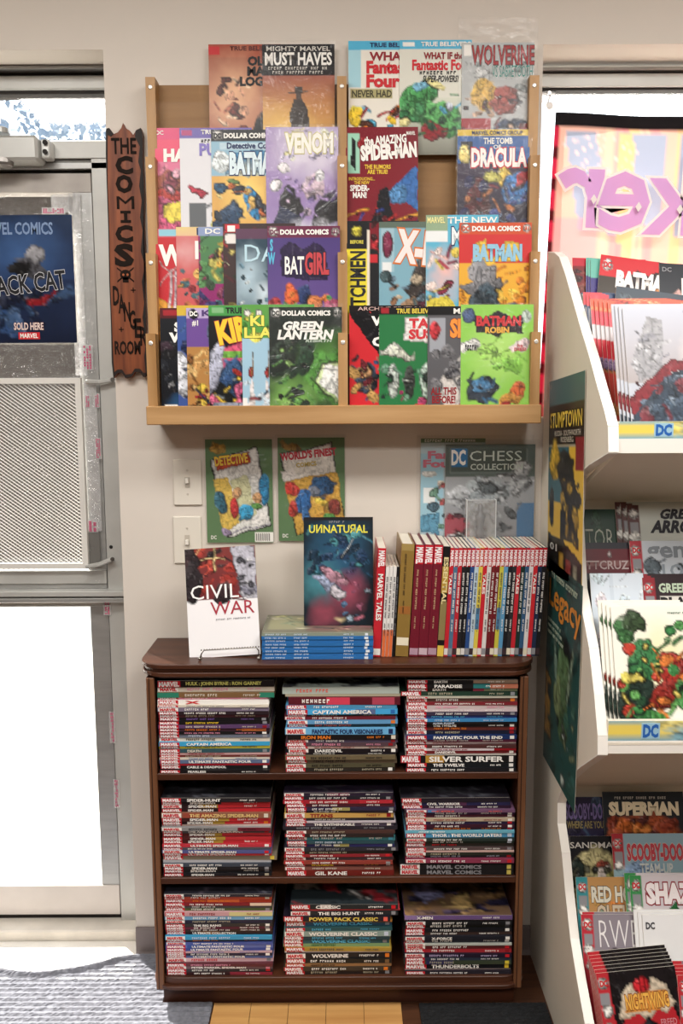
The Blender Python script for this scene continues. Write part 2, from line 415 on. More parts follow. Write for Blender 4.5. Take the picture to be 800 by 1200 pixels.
def comic(label, px, py, p0, lean, base, ops, texts=(), w=CW, h=CH, thick=0.0022, roll=0.0, bag=None, group=None, cat='comic book', name='comic_book', yaw=0.0, coat=0.0, nu=56, nv=84, corner='tl', edge=None):
    """a comic whose top left corner shows at pixel px, py on the plane through p0 that leans back by `lean` degrees"""
    a = math.radians(lean); V = Vector((0, math.sin(a), math.cos(a))); U = Vector((1, 0, 0)); N = Vector((0, -math.cos(a), math.sin(a)))
    if yaw:
        q = Matrix.Rotation(math.radians(yaw), 3, 'Z'); U = q @ U; V = q @ V; N = q @ N
    P = at_plane(px, py, Vector(p0), N)
    if roll:
        q = Matrix.Rotation(math.radians(roll), 3, N); U = q @ U; V = q @ V
    if corner == 'bl': P = P + V * h
    o = sheet(name, w, h, thick, base, ops, 'coated_cover' if coat else 'printed_cover', nu, nv, coat=coat, rough=0.3, edge=edge)
    words(o, w, h, texts)
    if bag:
        l, t_, r, b_ = bag
        MB().box(-l, w + r, -0.0022, thick + 0.0012, -b_, h + t_).build('plastic_bag', BAG, o)
    o['h'] = h; place(o, P, U, V)
    return tag(o, label, cat, group)

# ================================================================== THE SETTING
WALL = mat('d6cec4', 0.85, var=0.012, scale=3, bump=0.05, name='wall_paint')
DX1, DX0, DZ = -0.555, -1.60, 2.293          # door opening
WX0, WX1, WZ0, WZ1 = 0.478, 2.30, 1.43, 2.30  # window opening
LX, RX, BY = -2.3, 2.7, -4.3
m = MB()
m.box(LX, DX0, 0, .16, 0, CEIL_Z); m.box(DX0, DX1, 0, .16, DZ, CEIL_Z); m.box(DX1, WX0, 0, .16, 0, CEIL_Z)
m.box(WX0, WX1, 0, .16, WZ1, CEIL_Z); m.box(WX0, WX1, 0, .16, 0, WZ0); m.box(WX1, RX, 0, .16, 0, CEIL_Z)
tag(m.build('wall_back', WALL), kind='structure')
FAR = mat('8c8074', .9, var=.1, name='far_wall')
tag(box('wall_left', FAR, LX - .1, LX, BY, .16, 0, CEIL_Z), kind='structure')
tag(box('wall_right', FAR, RX, RX + .1, BY, .16, 0, CEIL_Z), kind='structure')
tag(box('wall_front', FAR, LX - .1, RX + .1, BY - .1, BY, 0, CEIL_Z), kind='structure')
tag(box('ceiling', mat('e8e4dc', 0.9, name='ceiling_paint'), LX - .1, RX + .1, BY - .1, .16, CEIL_Z, CEIL_Z + .1), kind='structure')
tag(box('floor', wood('5c3a26', '3c2418', 0.5, 'x', 4, 'dark_floor'), LX - .1, RX + .1, BY - .1, .16, -.1, 0), kind='structure')
BASE = mat('7c7270', 0.6, var=.05, name='vinyl_baseboard')
m = MB()
m.prism([(0, 0), (-.014, 0), (-.009, .012), (-.006, .07), (-.004, .078), (0, .078)], 'x', DX1, RX)
tag(m.build('baseboard_back', BASE), kind='structure')
for i, (tx, ty) in enumerate(TROFFERS):
    r = empty('ceiling_light', (tx, ty, CEIL_Z))
    m = MB()
    for q in ((-.6, -.57, -.3, .3), (.57, .6, -.3, .3), (-.6, .6, -.3, -.27), (-.6, .6, .27, .3)): m.box(q[0], q[1], q[2], q[3], -.03, 0)
    m.build('frame', mat('e8e8e6', .5), r); box('housing', mat('f0f0ee', .6), -.57, .57, -.27, .27, -.012, -.002, r)
    tag(r, 'white ceiling light fixture above the shop floor, %s' % ('near the wall left of the camera', 'near the wall right of the camera', 'behind the camera on the left', 'behind the camera on the right')[i], 'ceiling light', 'ceiling lights')

# ---- outdoors
tag(box('ground', mat('c8c4bc', .9, var=.08, scale=2, name='concrete'), -14, 14, .16, 22, -.25, -.12), kind='structure')
r = empty('brick_building', (-4.6, 5.6, -.12))
box('wall', mat('302a25', .9, var=.12, scale=3), -3.4, 3.2, 0, 3, 0, 3.35, r); box('parapet', mat('8c8074', .9), -3.5, 3.3, -.1, 3, 3.35, 3.5, r)
for wx in (-2.6, -1.2, .1):
    f = box('window', mat('9c9488', .7), wx - .4, wx + .4, -.05, .02, 1.0, 2.6, r); box('pane', mat('3c4044', .2), wx - .34, wx + .34, -.06, -.05, 1.08, 2.52, f)
tag(r, 'brown building across the street seen through the door glass', 'building')
def tree(x, y, h, rad, label, seed):
    r = empty('street_tree', (x, y, -.12)); R = random.Random(seed)
    MB().tube([(0, 0, 0), (.05, 0, h * .4), (0, .05, h * .75)], .12, 8).build('trunk', mat('5a4a3a', .9), r)
    v, f = [], []
    for i in range(1300):
        while True:
            p = Vector((R.uniform(-1, 1), R.uniform(-1, 1), R.uniform(-1, 1)))
            if p.length < 1: break
        c = p * rad + Vector((0, 0, h)); a = Vector((R.uniform(-1, 1), R.uniform(-1, 1), R.uniform(-1, 1))).normalized(); b = a.orthogonal().normalized(); s = .09
        n = len(v); v += [c + a * s, c + b * s * .6, c - a * s, c - b * s * .6]; f.append((n, n + 1, n + 2, n + 3))
    mesh_obj('foliage', v, f, mat('6c7c8c', .8), r)
    tag(r, label, 'tree')
tree(-4.5, 14, 6.9, 1.7, 'pale leafy tree showing through the transom window above the door', 3)

# ---- door with its aluminium frame
ALU = mat('a8a8a6', .42, metal=.55, var=.08, scale=10, stretch=(1, 1, 6), name='aluminium')
ALU2 = mat('bcbcb8', .5, metal=.3, var=.06, scale=10, name='aluminium_pale')
DARK = mat('26221f', .7, name='rubber_gasket')
door = empty('door_1', (-1.08, .12, 0)); tag(door, kind='structure')
door_o = Vector((-1.08, .12, 0))
def dbox(name, material, l, t, r_, b, yf, yb, bevel=.0015):
    o = pxbox(name, material, l, t, r_, b, yf, yb, None, bevel); o.parent = door; o.matrix_parent_inverse = Matrix.Translation(-door_o); return o
def dput(o): o.parent = door; o.matrix_parent_inverse = Matrix.Translation(-door_o); return o
Y0 = .105
xs = at(110, 500, y=Y0).x
zz = lambda py: at(60, py, y=Y0).z
def hbar(name, material, t, b, yf, yb, x1=DX1, x0=DX0, bevel=.0015):
    zt, zb = zz(t), zz(b)
    return dput(box(name, material, x0, x1, yf, yb, zb, zt, None, bevel))
hbar('frame_head', ALU, 79, 83, .09, .16); hbar('head_groove', DARK, 83, 88, .12, .16); hbar('frame_head', ALU2, 88, 105, Y0, .16, bevel=.004)
hbar('gasket', DARK, 105, 109, .112, .16)
hbar('transom_pane', GLASS, 109, 166, .128, .132, bevel=0)
hbar('transom_bar', ALU2, 166, 187, .095, .16); hbar('transom_groove', mat('6c6a66', .5, metal=.5), 187, 191, .104, .16); hbar('transom_bar', ALU, 191, 199, .098, .16); hbar('stop_gap', DARK, 199, 203, .118, .16)
hbar('top_rail', mat('a09a94', .5, metal=.4, var=.12, scale=14), 203, 226, Y0 - .0015, .149, x1=xs + .0188)
zt, zf = zz(203), 0.0
dput(box('jamb', ALU2, xs + .022, DX1 + .05, .098, .16, .03, zz(166), None, .001))
dput(box('jamb_groove', mat('6c6a66', .5, metal=.5), xs + .019, xs + .022, .108, .16, .03, zz(203)))
dput(box('door_stile', ALU, xs - .03, xs + .019, Y0, .15, .05, zz(203), None, .001))
hbar('middle_rail', ALU2, 668, 684, Y0 - .006, .149, x1=xs + .0188); hbar('middle_rail', ALU, 684, 690, Y0 - .0015, .149, x1=xs + .0188)
hbar('push_bar', ALU2, 690, 696, .07, .11, x1=DX1 - .012); hbar('push_bar_groove', mat('6c6a66', .5, metal=.5), 696, 698, .075, .11, x1=DX1 - .012); hbar('push_bar', ALU, 698, 703, .07, .11, x1=DX1 - .012)
hbar('middle_rail', ALU2, 703, 711, Y0 - .0015, .149, x1=xs + .0188)
hbar('door_gap', DARK, 1071, 1077, .11, .149, x1=xs + .0188)
hbar('bottom_rail', mat('cfc8c2', .6, var=.06, name='white_rail'), 1037, 1071, Y0 - .004, .149, x1=xs + .0188)
dput(box('threshold', mat('cfc9bf', .6, var=.1, scale=12), DX0, DX1, .05, .16, .0, .034, None, .004)); dput(box('sunlit_sill', mat('dcd8d0', .6, var=.08, scale=12), DX0, DX1 + .01, -.12, .05, .0, .005, None, .002))  # near-white tone carries the overexposed sun on sill and floor
hbar('upper_pane', GLASS, 226, 668, .126, .13, x1=xs - .03, bevel=0); hbar('lower_pane', GLASS, 711, 1037, .126, .13, x1=xs - .03, bevel=0)
# expanded metal guard
gl, gr, gt, gb = DX0 + .03, at(100, 560, y=.09).x, at(50, 443, y=.09).z, at(50, 666, y=.09).z
m = MB()
for q in ((gl, gr, gt - .014, gt), (gl, gr, gb, gb + .014), (gl, gl + .014, gb + .014, gt - .014), (gr - .014, gr, gb + .014, gt - .014)): m.box(q[0], q[1], .082, .098, q[2], q[3])
g = dput(m.build('guard_frame', mat('d8d6d0', .5, var=.04), None))
v, f = [], []
dx, dz, wd = .0066, .0048, .0010
cols_ = int((gr - gl) / dx); rows_ = int((gt - gb) / dz)
for rj in range(rows_ + 1):
    for ci in range(cols_):
        x0 = gl + ci * dx; z0 = gb + rj * dz
        up = 1 if (ci + rj) % 2 else -1
        za, zb_ = z0 - up * dz / 2, z0 + up * dz / 2
        n = len(v)
        v += [(x0, .088, za - wd / 2), (x0 + dx, .088, zb_ - wd / 2), (x0 + dx, .091, zb_ + wd / 2), (x0, .091, za + wd / 2)]
        f.append((n, n + 1, n + 2, n + 3))
o = dput(mesh_obj('expanded_metal_mesh', v, f, mat('b8b4ac', .45, metal=.2))); o['kind'] = 'stuff'
for py in (447, 664):                         # clips that hold the guard
    a = at(101, py, y=.085); b = at(132, py - (2 if py < 500 else 9), y=.085)
    dput(MB().tube([a, (a + b) / 2 + Vector((0, -.006, -.004)), b], .006, 6).build('guard_clip', ALU2))
    dput(MB().lathe([(.006, 0), (.005, .003)], 10, (b.x, .082, b.z), 'y').build('clip_screw', mat('6c6a66', .4, metal=.8)))
dput(MB().lathe([(.005, 0), (.004, .002)], 10, tuple(at(130, 641, y=.098)), 'y').build('screw_hole', DARK))
# clear film over the upper pane, taped to the stile
FILM = clear('window_film', gloss=.02, bump=1.0, scale=26, rough=.08, haze=.01)
fx0, fx1, fz0, fz1 = DX0 + .03, xs + .012, at(60, 684, y=.1).z, at(60, 226, y=.1).z
nx, nz = 50, 90; R = random.Random(4); v = []
for j in range(nz):
    for i in range(nx):
        x = fx0 + (fx1 - fx0) * i / (nx - 1); z = fz0 + (fz1 - fz0) * j / (nz - 1)
        edge_ = math.exp(-((x - fx1 + .03) / .035) ** 2)
        v.append((x, .1005 - .004 * edge_ * (1 + .6 * math.sin(z * 61) * math.sin(z * 23 + x * 40)) - .0015 * math.sin(x * 30 + z * 55), z))
f = [(j * nx + i, j * nx + i + 1, (j + 1) * nx + i + 1, (j + 1) * nx + i) for j in range(nz - 1) for i in range(nx - 1)]
dput(mesh_obj('plastic_film', v, f, FILM, smooth=True))
TAPE = clear('printed_tape', gloss=.03, haze=.22, rough=.15); TR = mat('c05074', .5)
for (l, t, r_, b) in ((50, 244, 75, 250), (97, 405, 108, 433), (100, 464, 105, 477), (111, 462, 116, 477), (112, 514, 118, 537), (103, 609, 114, 623), (122, 704, 129, 720), (129, 835, 134, 870), (134, 914, 139, 946)):
    o = dbox('tape', TAPE, l - 1, t - 1, r_ + 1, b + 1, .0935, .0945, 0)
    tall = b - t > r_ - l; k = 3 if max(b - t, r_ - l) > 20 else 2
    mm = MB(); a = at(l, t, y=.0925); c = at(r_, b, y=.0925); RR = random.Random(l)
    n_ = 9
    for q in range(k):
        for i in range(n_):
            if RR.random() < .8:
                if tall: x_ = a.x + (c.x - a.x) * (q + .15) / k; mm.box(x_, x_ + (c.x - a.x) * .6 / k, .0927, .0935, a.z + (c.z - a.z) * (i + .8) / n_, a.z + (c.z - a.z) * (i + .1) / n_)
                else: z_ = c.z + (a.z - c.z) * (q + .15) / k; mm.box(a.x + (c.x - a.x) * (i + .1) / n_, a.x + (c.x - a.x) * (i + .8) / n_, .0927, .0935, z_, z_ + (a.z - c.z) * .6 / k)
    p = mm.build('tape_print', TR); p.parent = o
# added hazy strips hold the film's white glare; the last is plain grey
GLARE = clear('film_glare', gloss=.10, bump=1.2, scale=30, rough=.12, haze=.2)
dbox('film_tone_strip', GLARE, 84, 226, 98, 440, .0955, .0965, 0); dbox('film_tone_strip', GLARE, 60, 228, 84, 249, .0955, .0965, 0)
dbox('film_tone_strip', GLARE, 101, 448, 116, 622, .0955, .0965, 0); dbox('film_tone_strip', mat('6c6a66', .5), 104, 622, 117, 662, .0955, .0965, 0)
# door closer
cl = empty('door_closer', at(10, 187, y=.09)); c0 = Vector(cl.location)
m = MB(); a = at(0, 158, y=.03); b = at(44, 187, y=.03)
prof = [(0, 0), (0, .006), (.004, .012)]
m.box(-1.25 - c0.x, b.x - c0.x, .03 - c0.y, .095 - c0.y, b.z - c0.z, a.z - c0.z); m.build('body', mat('b4b4b0', .4, metal=.4, name='closer_paint'), cl, bevel=.006)
m = MB().box(b.x - c0.x, at(57, 170, y=.05).x - c0.x, .055 - c0.y, .095 - c0.y, at(50, 184, y=.05).z - c0.z, at(50, 162, y=.05).z - c0.z); br = m.build('bracket', mat('c4c4c0', .4, metal=.4), cl, bevel=.003)
for py in (167, 178):
    p = at(53, py, y=.052) - c0; MB().lathe([(.006, 0), (.006, .004), (.003, .004)], 10, tuple(p), 'y').build('bolt', DARK, cl)
p = at(4, 187, y=.05) - c0; MB().lathe([(.022, -.016), (.024, -.01), (.024, 0)], 16, tuple(p)).build('spindle', mat('8c8884', .35, metal=.8), cl)
p = at(2, 155, y=.05) - c0; MB().lathe([(.02, -.004), (.018, .008), (.01, .012)], 16, tuple(p)).build('spindle_cap', mat('a8a8a4', .35, metal=.6), cl)
MB().tube([at(4, 191, y=.05) - c0, at(-60, 196, y=.02) - c0, at(-120, 200, y=.06) - c0], .008, 8).build('arm', mat('8c8884', .35, metal=.8), cl)
tag(cl, 'grey metal door closer mounted on the bar below the transom window', 'door closer')

# poster on the door glass
P = at(-32, 252, y=.088); Q = at(84, 252, y=.088); B_ = at(26, 402, y=.088)
pw, ph = Q.x - P.x, P.z - B_.z
o = sheet('door_poster', pw, ph, .0006, '16233f', [('g', 0, .5, '1c3050', '22365c'), ('g', .5, 1, '1a2a4c', '0e1830'), ('E', .5, .3, .5, .3, '3c5c8c'), ('s', .05, .62, .95, .84, 26, 5, ['0e1830', '2c4874', '16233f', '3a5478'], .12),
    ('e', .62, .30, .10, .07, 'S'), ('e', .60, .40, .16, .05, 'd', 20), ('e', .45, .43, .16, .05, 'k', -15), ('e', .62, .66, .12, .035, 'R'), ('e', .75, .63, .12, .02, 'R', -20), ('n', .15, 2, 5)], nu=44, nv=60, coat=.6, matname='coated_cover')
words(o, pw, ph, [('MARVEL COMICS', .02, .06, .80, .15, '7c94b8'), ('BLACK CAT', .05, .50, .92, .64, 'k', {'o': 'e6e6ea', 'ow': .045, 'rot': -6}), ('SOLD HERE', .36, .84, .66, .895, 'e0d0c8', {'o': 'R', 'ow': .05}), ('MARVEL', .42, .925, .60, .96, 'w')])
box('publisher_block', mat('r', .5), .40 * pw, .62 * pw, -.0005, -.0001, .03 * ph, .085 * ph, o)
o.location = (P.x, .088, B_.z); tag(o, 'dark blue comic poster with SOLD HERE lettering on the door glass', 'poster')

# ---- window right
win = empty('window_1', (1.39, .13, WZ0)); tag(win, kind='structure')
def wput(o): o.parent = win; o.matrix_parent_inverse = Matrix.Translation(-Vector((1.39, .13, WZ0))); return o
wz = lambda py: at(720, py, y=.11).z
for nm, mt, t, b, yf in (('frame_head', ALU, 79, 83, .105), ('head_groove', mat('5c4c4c', .6), 83, 86, .12), ('frame_head', ALU2, 86, 101, .11), ('gasket', DARK, 101, 104, .12)):
    wput(box(nm, mt, WX0 - .02, WX1, yf, .16, wz(b), wz(t), None, .001))
wput(box('frame_jamb', ALU2, WX0 - .04, WX0 + .006, .11, .16, WZ0, wz(104))); wput(box('frame_jamb', ALU2, WX1 - .03, WX1, .11, .16, WZ0, wz(104)))
wput(box('frame_sill', ALU, WX0, WX1, .10, .16, WZ0, WZ0 + .03)); wput(box('pane', GLASS, WX0, WX1, .133, .137, WZ0, wz(104)))

# ---- flag hung in the window, seen from behind
fl = at(637, 131, y=.085); fw_, fh = 1.25, .84
FL = [('r', 0, 0, 1, 1, 'f8bca8')]
RR = random.Random(12)
for i in range(34):
    u_ = RR.uniform(.1, 1); w_ = RR.uniform(.006, .022); FL.append(('r', u_, 0, u_ + w_, 1, RR.choice(['fcc890', 'f4a0a0', 'f8b080', 'fcd0b0', 'f09898']), .8))
FL += [('p', [(.02, .05), (.08, .05), (.14, .34), (.06, .33)], 'a8b0c4'), ('p', [(.16, .05), (.225, .05), (.225, .33), (.17, .3)], 'a8b0c4'), ('r', .25, .05, .285, .34, '9ca4b8'), ('r', .33, .05, .345, .26, 'a0a8bc'), ('p', [(.11, .55), (.15, .55), (.19, 1), (.15, 1)], 'a8b0c4'), ('p', [(.13, .05), (.16, .05), (.17, .40), (.14, .36)], 'fcc490')]
FL += [('l', .02 + .018 * i, .09 + .03 * i, .10 + .012 * i, .05 + .006 * i, .0015, 'fcd0c8') for i in range(7)] + [('l', .02, .48 + .07 * i, .13, .46 + .07 * i, .0015, 'e07080') for i in range(5)]
FL += [('r', 0, .3, .1, 1, 'f8a0a8', .6), ('r', 0, 0, .012, 1, 'd02848')] + [('r', 0, .1 + .09 * i, .012, .13 + .09 * i, '581018') for i in range(10)] + [('r', 0, 0, 1, .042, '181416')]
def wave(u, v): return .012 * np.sin(u * 9) * (1 - .3 * v) + .003 * np.sin(u * 31 + v * 3)
o = sheet('window_flag', fw_, fh, .0008, 'f8bca8', FL, 'flag_cloth', 150, 90, curve=wave, rough=.8, translucent=.22, line=0.0, single=True)
def flagmat(c):
    k = 'flag_print_' + c
    if k in _M: return _M[k]
    mm = bpy.data.materials.new(k); mm.use_nodes = True; nt = mm.node_tree; b = nt.nodes['Principled BSDF']; b.inputs['Base Color'].default_value = (*lin(c), 1); b.inputs['Roughness'].default_value = .8
    tl = nt.nodes.new('ShaderNodeBsdfTranslucent'); tl.inputs[0].default_value = (*lin(c), 1); mx = nt.nodes.new('ShaderNodeMixShader'); mx.inputs[0].default_value = .22
    nt.links.new(b.outputs[0], mx.inputs[1]); nt.links.new(tl.outputs[0], mx.inputs[2]); nt.links.new(mx.outputs[0], nt.nodes['Material Output'].inputs[0]); _M[k] = mm; return mm
for ci_, (ch_, l_, t__, r__, b__) in enumerate((('r', 643, 200, 692, 264), ('e', 690, 203, 746, 268), ('k', 744, 178, 801, 270), ('o', 797, 203, 852, 268), ('J', 850, 180, 895, 275))):
    a = at(l_, b__, y=.085); b_ = at(r__, t__, y=.085)
    for nm, c, off, dp in (('lettering_outline', 'fcf8f4', .042, .0155), ('lettering', 'ecb8f0', .02, .017)):
        letters(ch_, o, a.x - fl.x, a.z - (fl.z - fh), b_.x - a.x, b_.z - a.z, c, depth=dp + ci_ * .0035, off=off, mirror=True, name=nm, emis=flagmat(c))
for px, py in ((681, 235), (733, 242), (781, 243)):
    p = at(px, py, y=.085); q = MB(); q.prism([(-.008, 0), (0, -.012), (.008, 0), (0, .012)], 'y', -.0325, -.0315)
    d_ = q.build('diamond', flagmat('fcf8f4'), o); d_.location = (p.x - fl.x, 0, p.z - (fl.z - fh))
o.location = (fl.x, .085, fl.z - fh); o.rotation_euler = (0, math.radians(2.0), 0)
tag(o, 'pink and orange cloth flag with mirrored purple lettering hanging in the window', 'flag')
h = empty('suction_hook', at(643, 110, y=.12)); hc = Vector(h.location)
MB().lathe([(.022, 0), (.016, .006), (.006, .01), (.006, .018), (.004, .019)], 16, (0, .012, 0), 'y').build('cup', clear('hook_plastic', gloss=.2, haze=.35), h)
p = at(644, 124, y=.066) - hc
MB().tube([(0, 0, .0), (0, -.012, -.01), (p.x, -.02, p.z + .01), (p.x, p.y + .006, p.z)], .0025, 6).build('hook', clear('hook_plastic'), h)
MB().lathe([(.009, 0), (.008, .003), (.003, .004)], 14, tuple(p), 'y').build('button', mat('f4f2f0', .4), h)
tag(h, 'small clear suction hook holding the top corner of the pink flag', 'hook')

# ---- wooden sign beside the door
sg_y = -.006
outl = [(124, 151), (128, 150), (133, 157), (138, 155), (142, 150), (144, 144), (147, 150), (152, 153), (156, 158), (160, 152), (165, 150), (167, 158), (167, 190), (169, 230), (168, 262), (170, 300), (169, 335), (171, 372), (171, 405), (174, 440), (168, 442), (164, 436), (158, 436), (154, 442), (147, 443), (143, 437), (138, 437), (133, 443), (131, 425), (130, 380), (128, 330), (127, 270), (125, 215), (124, 180)]
sb = empty('wooden_sign', at(150, 443, y=-.002)); so = Vector(sb.location)
pts = [at(px, py, y=-.02) for px, py in outl]
m = MB(); m.prism([(p.x - so.x, p.z - so.z) for p in pts], 'y', -.018, -.001)
board = m.build('board', wood('8c4c2a', '5c2c18', .5, 'z', 5, 'sign_wood'), sb, bevel=.0)
# burnt dark border: a wavy band along each side and a scalloped foot
BURN = mat('1e1410', .6, var=.2, scale=30, name='burnt_edge')
def band(pxs):
    ps = [at(px, py, y=-.0205) for px, py in pxs]; mm = MB(); mm.prism([(p.x - so.x, p.z - so.z) for p in ps], 'y', -.0195, -.0178); mm.build('burnt_border', BURN, sb)
band([(159, 153), (165, 150), (167, 158), (167, 190), (169, 230), (168, 262), (170, 300), (169, 335), (171, 372), (171, 405), (174, 440), (171, 441), (169, 418), (171, 402), (167, 372), (169, 355), (166, 330), (170, 312), (165, 295), (167, 270), (164, 255), (166, 235), (163, 218), (165, 200), (162, 190), (164, 172), (158, 160)])
band([(124, 151), (128, 150), (133, 157), (130, 160), (126, 158), (126, 215), (128, 270), (129, 330), (131, 380), (133, 425), (134, 436), (138, 433), (143, 433), (147, 439), (154, 438), (158, 432), (164, 432), (168, 437), (172, 437), (174, 440), (168, 442), (164, 436), (158, 436), (154, 442), (147, 443), (143, 437), (138, 437), (133, 443), (131, 425), (130, 380), (128, 330), (127, 270), (125, 215), (124, 180)])
def sl(t, l, tp, r_, b_, off=.04, rot=0):
    a = at(l, b_, y=-.0205); b = at(r_, tp, y=-.0205)
    letters(t, sb, a.x - so.x, a.z - so.z, b.x - a.x, b.z - a.z, '1c120c', depth=.0192, rough=.95, off=off, rot=math.radians(rot), name='burnt_lettering')
sl('THE', 131, 162, 159, 180, .02)
for ch, t in zip('COMICS', ((184, 203), (206, 225), (230, 245), (246, 262), (265, 283), (287, 311))):
    if ch != 'I': sl(ch, 137, t[0], 154 if ch != 'M' else 157, t[1], .05 if ch != 'M' else .0)
p = [at(141, 247, y=-.0205), at(153, 247, y=-.0205), at(141, 261, y=-.0205)]
q = MB(); q.box((p[0].x + p[1].x) / 2 - so.x - .004, (p[0].x + p[1].x) / 2 - so.x + .004, -.0192, -.018, p[2].z - so.z, p[0].z - so.z); q.box(p[0].x - so.x, p[1].x - so.x, -.0193, -.018, p[0].z - so.z - .006, p[0].z - so.z); q.box(p[0].x - so.x, p[1].x - so.x, -.0193, -.018, p[2].z - so.z, p[2].z - so.z + .006); q.build('burnt_lettering', mat('1c120c', .95), sb)
for i, ch in enumerate('DANGER'):
    sl(ch, 133 + i * 6.4, 336 + i * 9.5, 139 + i * 6.4, 357 + i * 9.5, .03)
sl('ROOM', 135, 400, 164, 415, .03)
for px, py in ((156, 340), (142, 386)):
    c = at(px, py, y=-.0205) - so; q = MB(); q.box(c.x - .006, c.x + .006, -.0192, -.018, c.z - .001, c.z + .001); q.box(c.x - .001, c.x + .001, -.0192, -.018, c.z - .006, c.z + .006); q.build('burnt_star', mat('1c120c', .95), sb)
c = at(147, 322, y=-.0205) - so       # little skull over crossed bones
q = MB(); q.prism([(c.x + .013 * math.cos(t) , c.z + .012 * math.sin(t)) for t in [i * math.pi / 8 for i in range(16)]], 'y', -.0190, -.018)
q.box(c.x - .007, c.x + .007, -.0190, -.018, c.z - .018, c.z - .006)
for s_ in (-1, 1): q.prism([(c.x - .02, c.z + s_ * .016 - .002), (c.x - .02, c.z + s_ * .016 + .002), (c.x + .02, c.z - s_ * .016 + .002), (c.x + .02, c.z - s_ * .016 - .002)], 'y', -.0188, -.018)
q.build('burnt_skull', mat('1c120c', .95), sb)
q = MB()
for s_ in (-1, 1): q.prism([(c.x + s_ * .005 + .0028 * math.cos(t), c.z + .003 * math.sin(t)) for t in [i * math.pi / 4 for i in range(8)]], 'y', -.0196, -.0189)
q.build('skull_eyes', mat('a4562c', .5), sb)
tag(sb, 'narrow brown wooden sign with burnt lettering and wavy dark edges beside the door', 'sign')

# ---- floor coverings
a, b = at(249, 1186, z=.004), at(471, 1186, z=.004); q = MB()
q.prism([(a.x, -.18), (b.x, -.18), (b.x + .012, -.62), (a.x - .03, -.62)], 'z', 0, .004)
# the board is planked on the diagonal: separate strips with fine joints
pb = empty('plywood_board', (a.x, -.2, 0)); W_ = wood('d8a868', 'b9834a', .45, 'x', 2.2, 'pale_plank'); n_ = 5
for i in range(n_):
    x0 = a.x + (b.x - a.x) * i / n_; x1 = a.x + (b.x - a.x) * (i + 1) / n_ - .0012
    box('plank', W_, x0 - a.x, x1 - a.x, -.45, -.001, 0, .005, pb)
tag(pb, 'pale tan wooden floorboard lying in front of the bookcase', 'floorboard')
def ribmat(label, x0, x1, y0, yfun, pitch, hgt, material, name, nx=70, sub=6, loop=0.0, cut=None):
    ymax = max(yfun(i / 50) for i in range(51)); ny = int((ymax - y0) / pitch * sub) + 1; v, f = [], []
    for j in range(ny + 1):
        for i in range(nx):
            yr = y0 + (ymax - y0) * j / ny; xe = x1(yr) if callable(x1) else x1
            x = x0 + (xe - x0) * i / (nx - 1); ye = yfun((x + 1.3) / 1.03); y = min(yr, ye)
            z = .004 + hgt * max(0, math.sin(2 * math.pi * (yr - y0) / pitch)) ** .9
            if loop: z = max(z, .004 + loop * math.exp(-((ye - yr - .008) / .008) ** 2)) if yr < ye else .004
            v.append((x, y, z + random.Random(i * 991 + j).uniform(0, .0016)))
    n = len(v); f = [(j * nx + i, j * nx + i + 1, (j + 1) * nx + i + 1, (j + 1) * nx + i) for j in range(ny) for i in range(nx - 1)]
    if cut: f = [q for q in f if not (sum(v[k][0] for k in q) / 4 > cut[0] and sum(v[k][1] for k in q) / 4 > cut[1])]   # notch round the bookcase foot
    cnt = {}
    for q in f:
        for a_, b_ in zip(q, q[1:] + q[:1]): cnt.setdefault((min(a_, b_), max(a_, b_)), []).append((a_, b_))
    for e_ in [w[0] for w in cnt.values() if len(w) == 1]:        # skirt down to the floor all round
        n = len(v); v += [(v[e_[1]][0], v[e_[1]][1], .0005), (v[e_[0]][0], v[e_[0]][1], .0005)]; f.append((e_[1], e_[0], n + 1, n))
    return tag(mesh_obj(name, v, f, material), label, 'floor mat')
p0 = at(200, 1112, z=.006)
def edge_(u):
    x = -1.3 + u * 1.03
    return -.055 - .035 * math.exp(-((x + .80) / .13) ** 2) + .035 / (1 + math.exp(-(x + .62) / .02))
ribmat('thick grey ribbed mat with a wavy curled edge in the sunlight by the door', -1.3, -.322, -.75, lambda u: edge_(u), .0175, .0048, mat('74767e', .95, var=.2, scale=90, bump=.2, name='ribbed_mat'), 'ribbed_mat', nx=150, loop=.014, cut=(-.449, -.202))
ribmat('charcoal carpet mat at the right foot of the bookcase', .185, .495, -.75, lambda u: -.205, .012, .002, mat('1e1f21', .95, var=.35, scale=120, bump=.25, name='charcoal_mat'), 'carpet_mat', nx=90)

# ================================================================== WALL RACK FOR COMICS
RW = wood('bc9566', '9c7446', .45, 'z', 2.0, 'rack_wood'); RWX = wood('be986a', '9f784a', .45, 'x', 2.0, 'rack_wood_long')
rk = empty('wall_comic_rack', (0, 0, 1.42)); ro = Vector((0, 0, 1.42))
def rput(o): o.parent = rk; o.matrix_parent_inverse = Matrix.Translation(-ro); return o
YK = [-.030, -.058, -.086, -.114]              # foot of each tier of comics
zr = lambda py, y: at(400, py, y=y).z
Z_TOP, Z_BOT = zr(91, -.04), zr(497, -.13)
steps = [zr(91, -.04), zr(183, -.075), zr(296, -.10), zr(390, -.13), zr(480, -.14)]
prof = [(-.001, Z_TOP)]
for k in range(4): prof += [(-.050 - .028 * k, steps[k]), (-.046 - .028 * k, steps[k + 1])]
prof += [(-.14, Z_BOT), (-.001, Z_BOT)]
xa, xb = at(170, 91, y=-.05).x, at(632, 86, y=-.05).x; xl2 = at(182, 490, y=-.13).x; xm = at(401, 250, y=-.09).x
SX = [(xa, xa + .022), (xm - .011, xm + .011), (xb - .022, xb)]
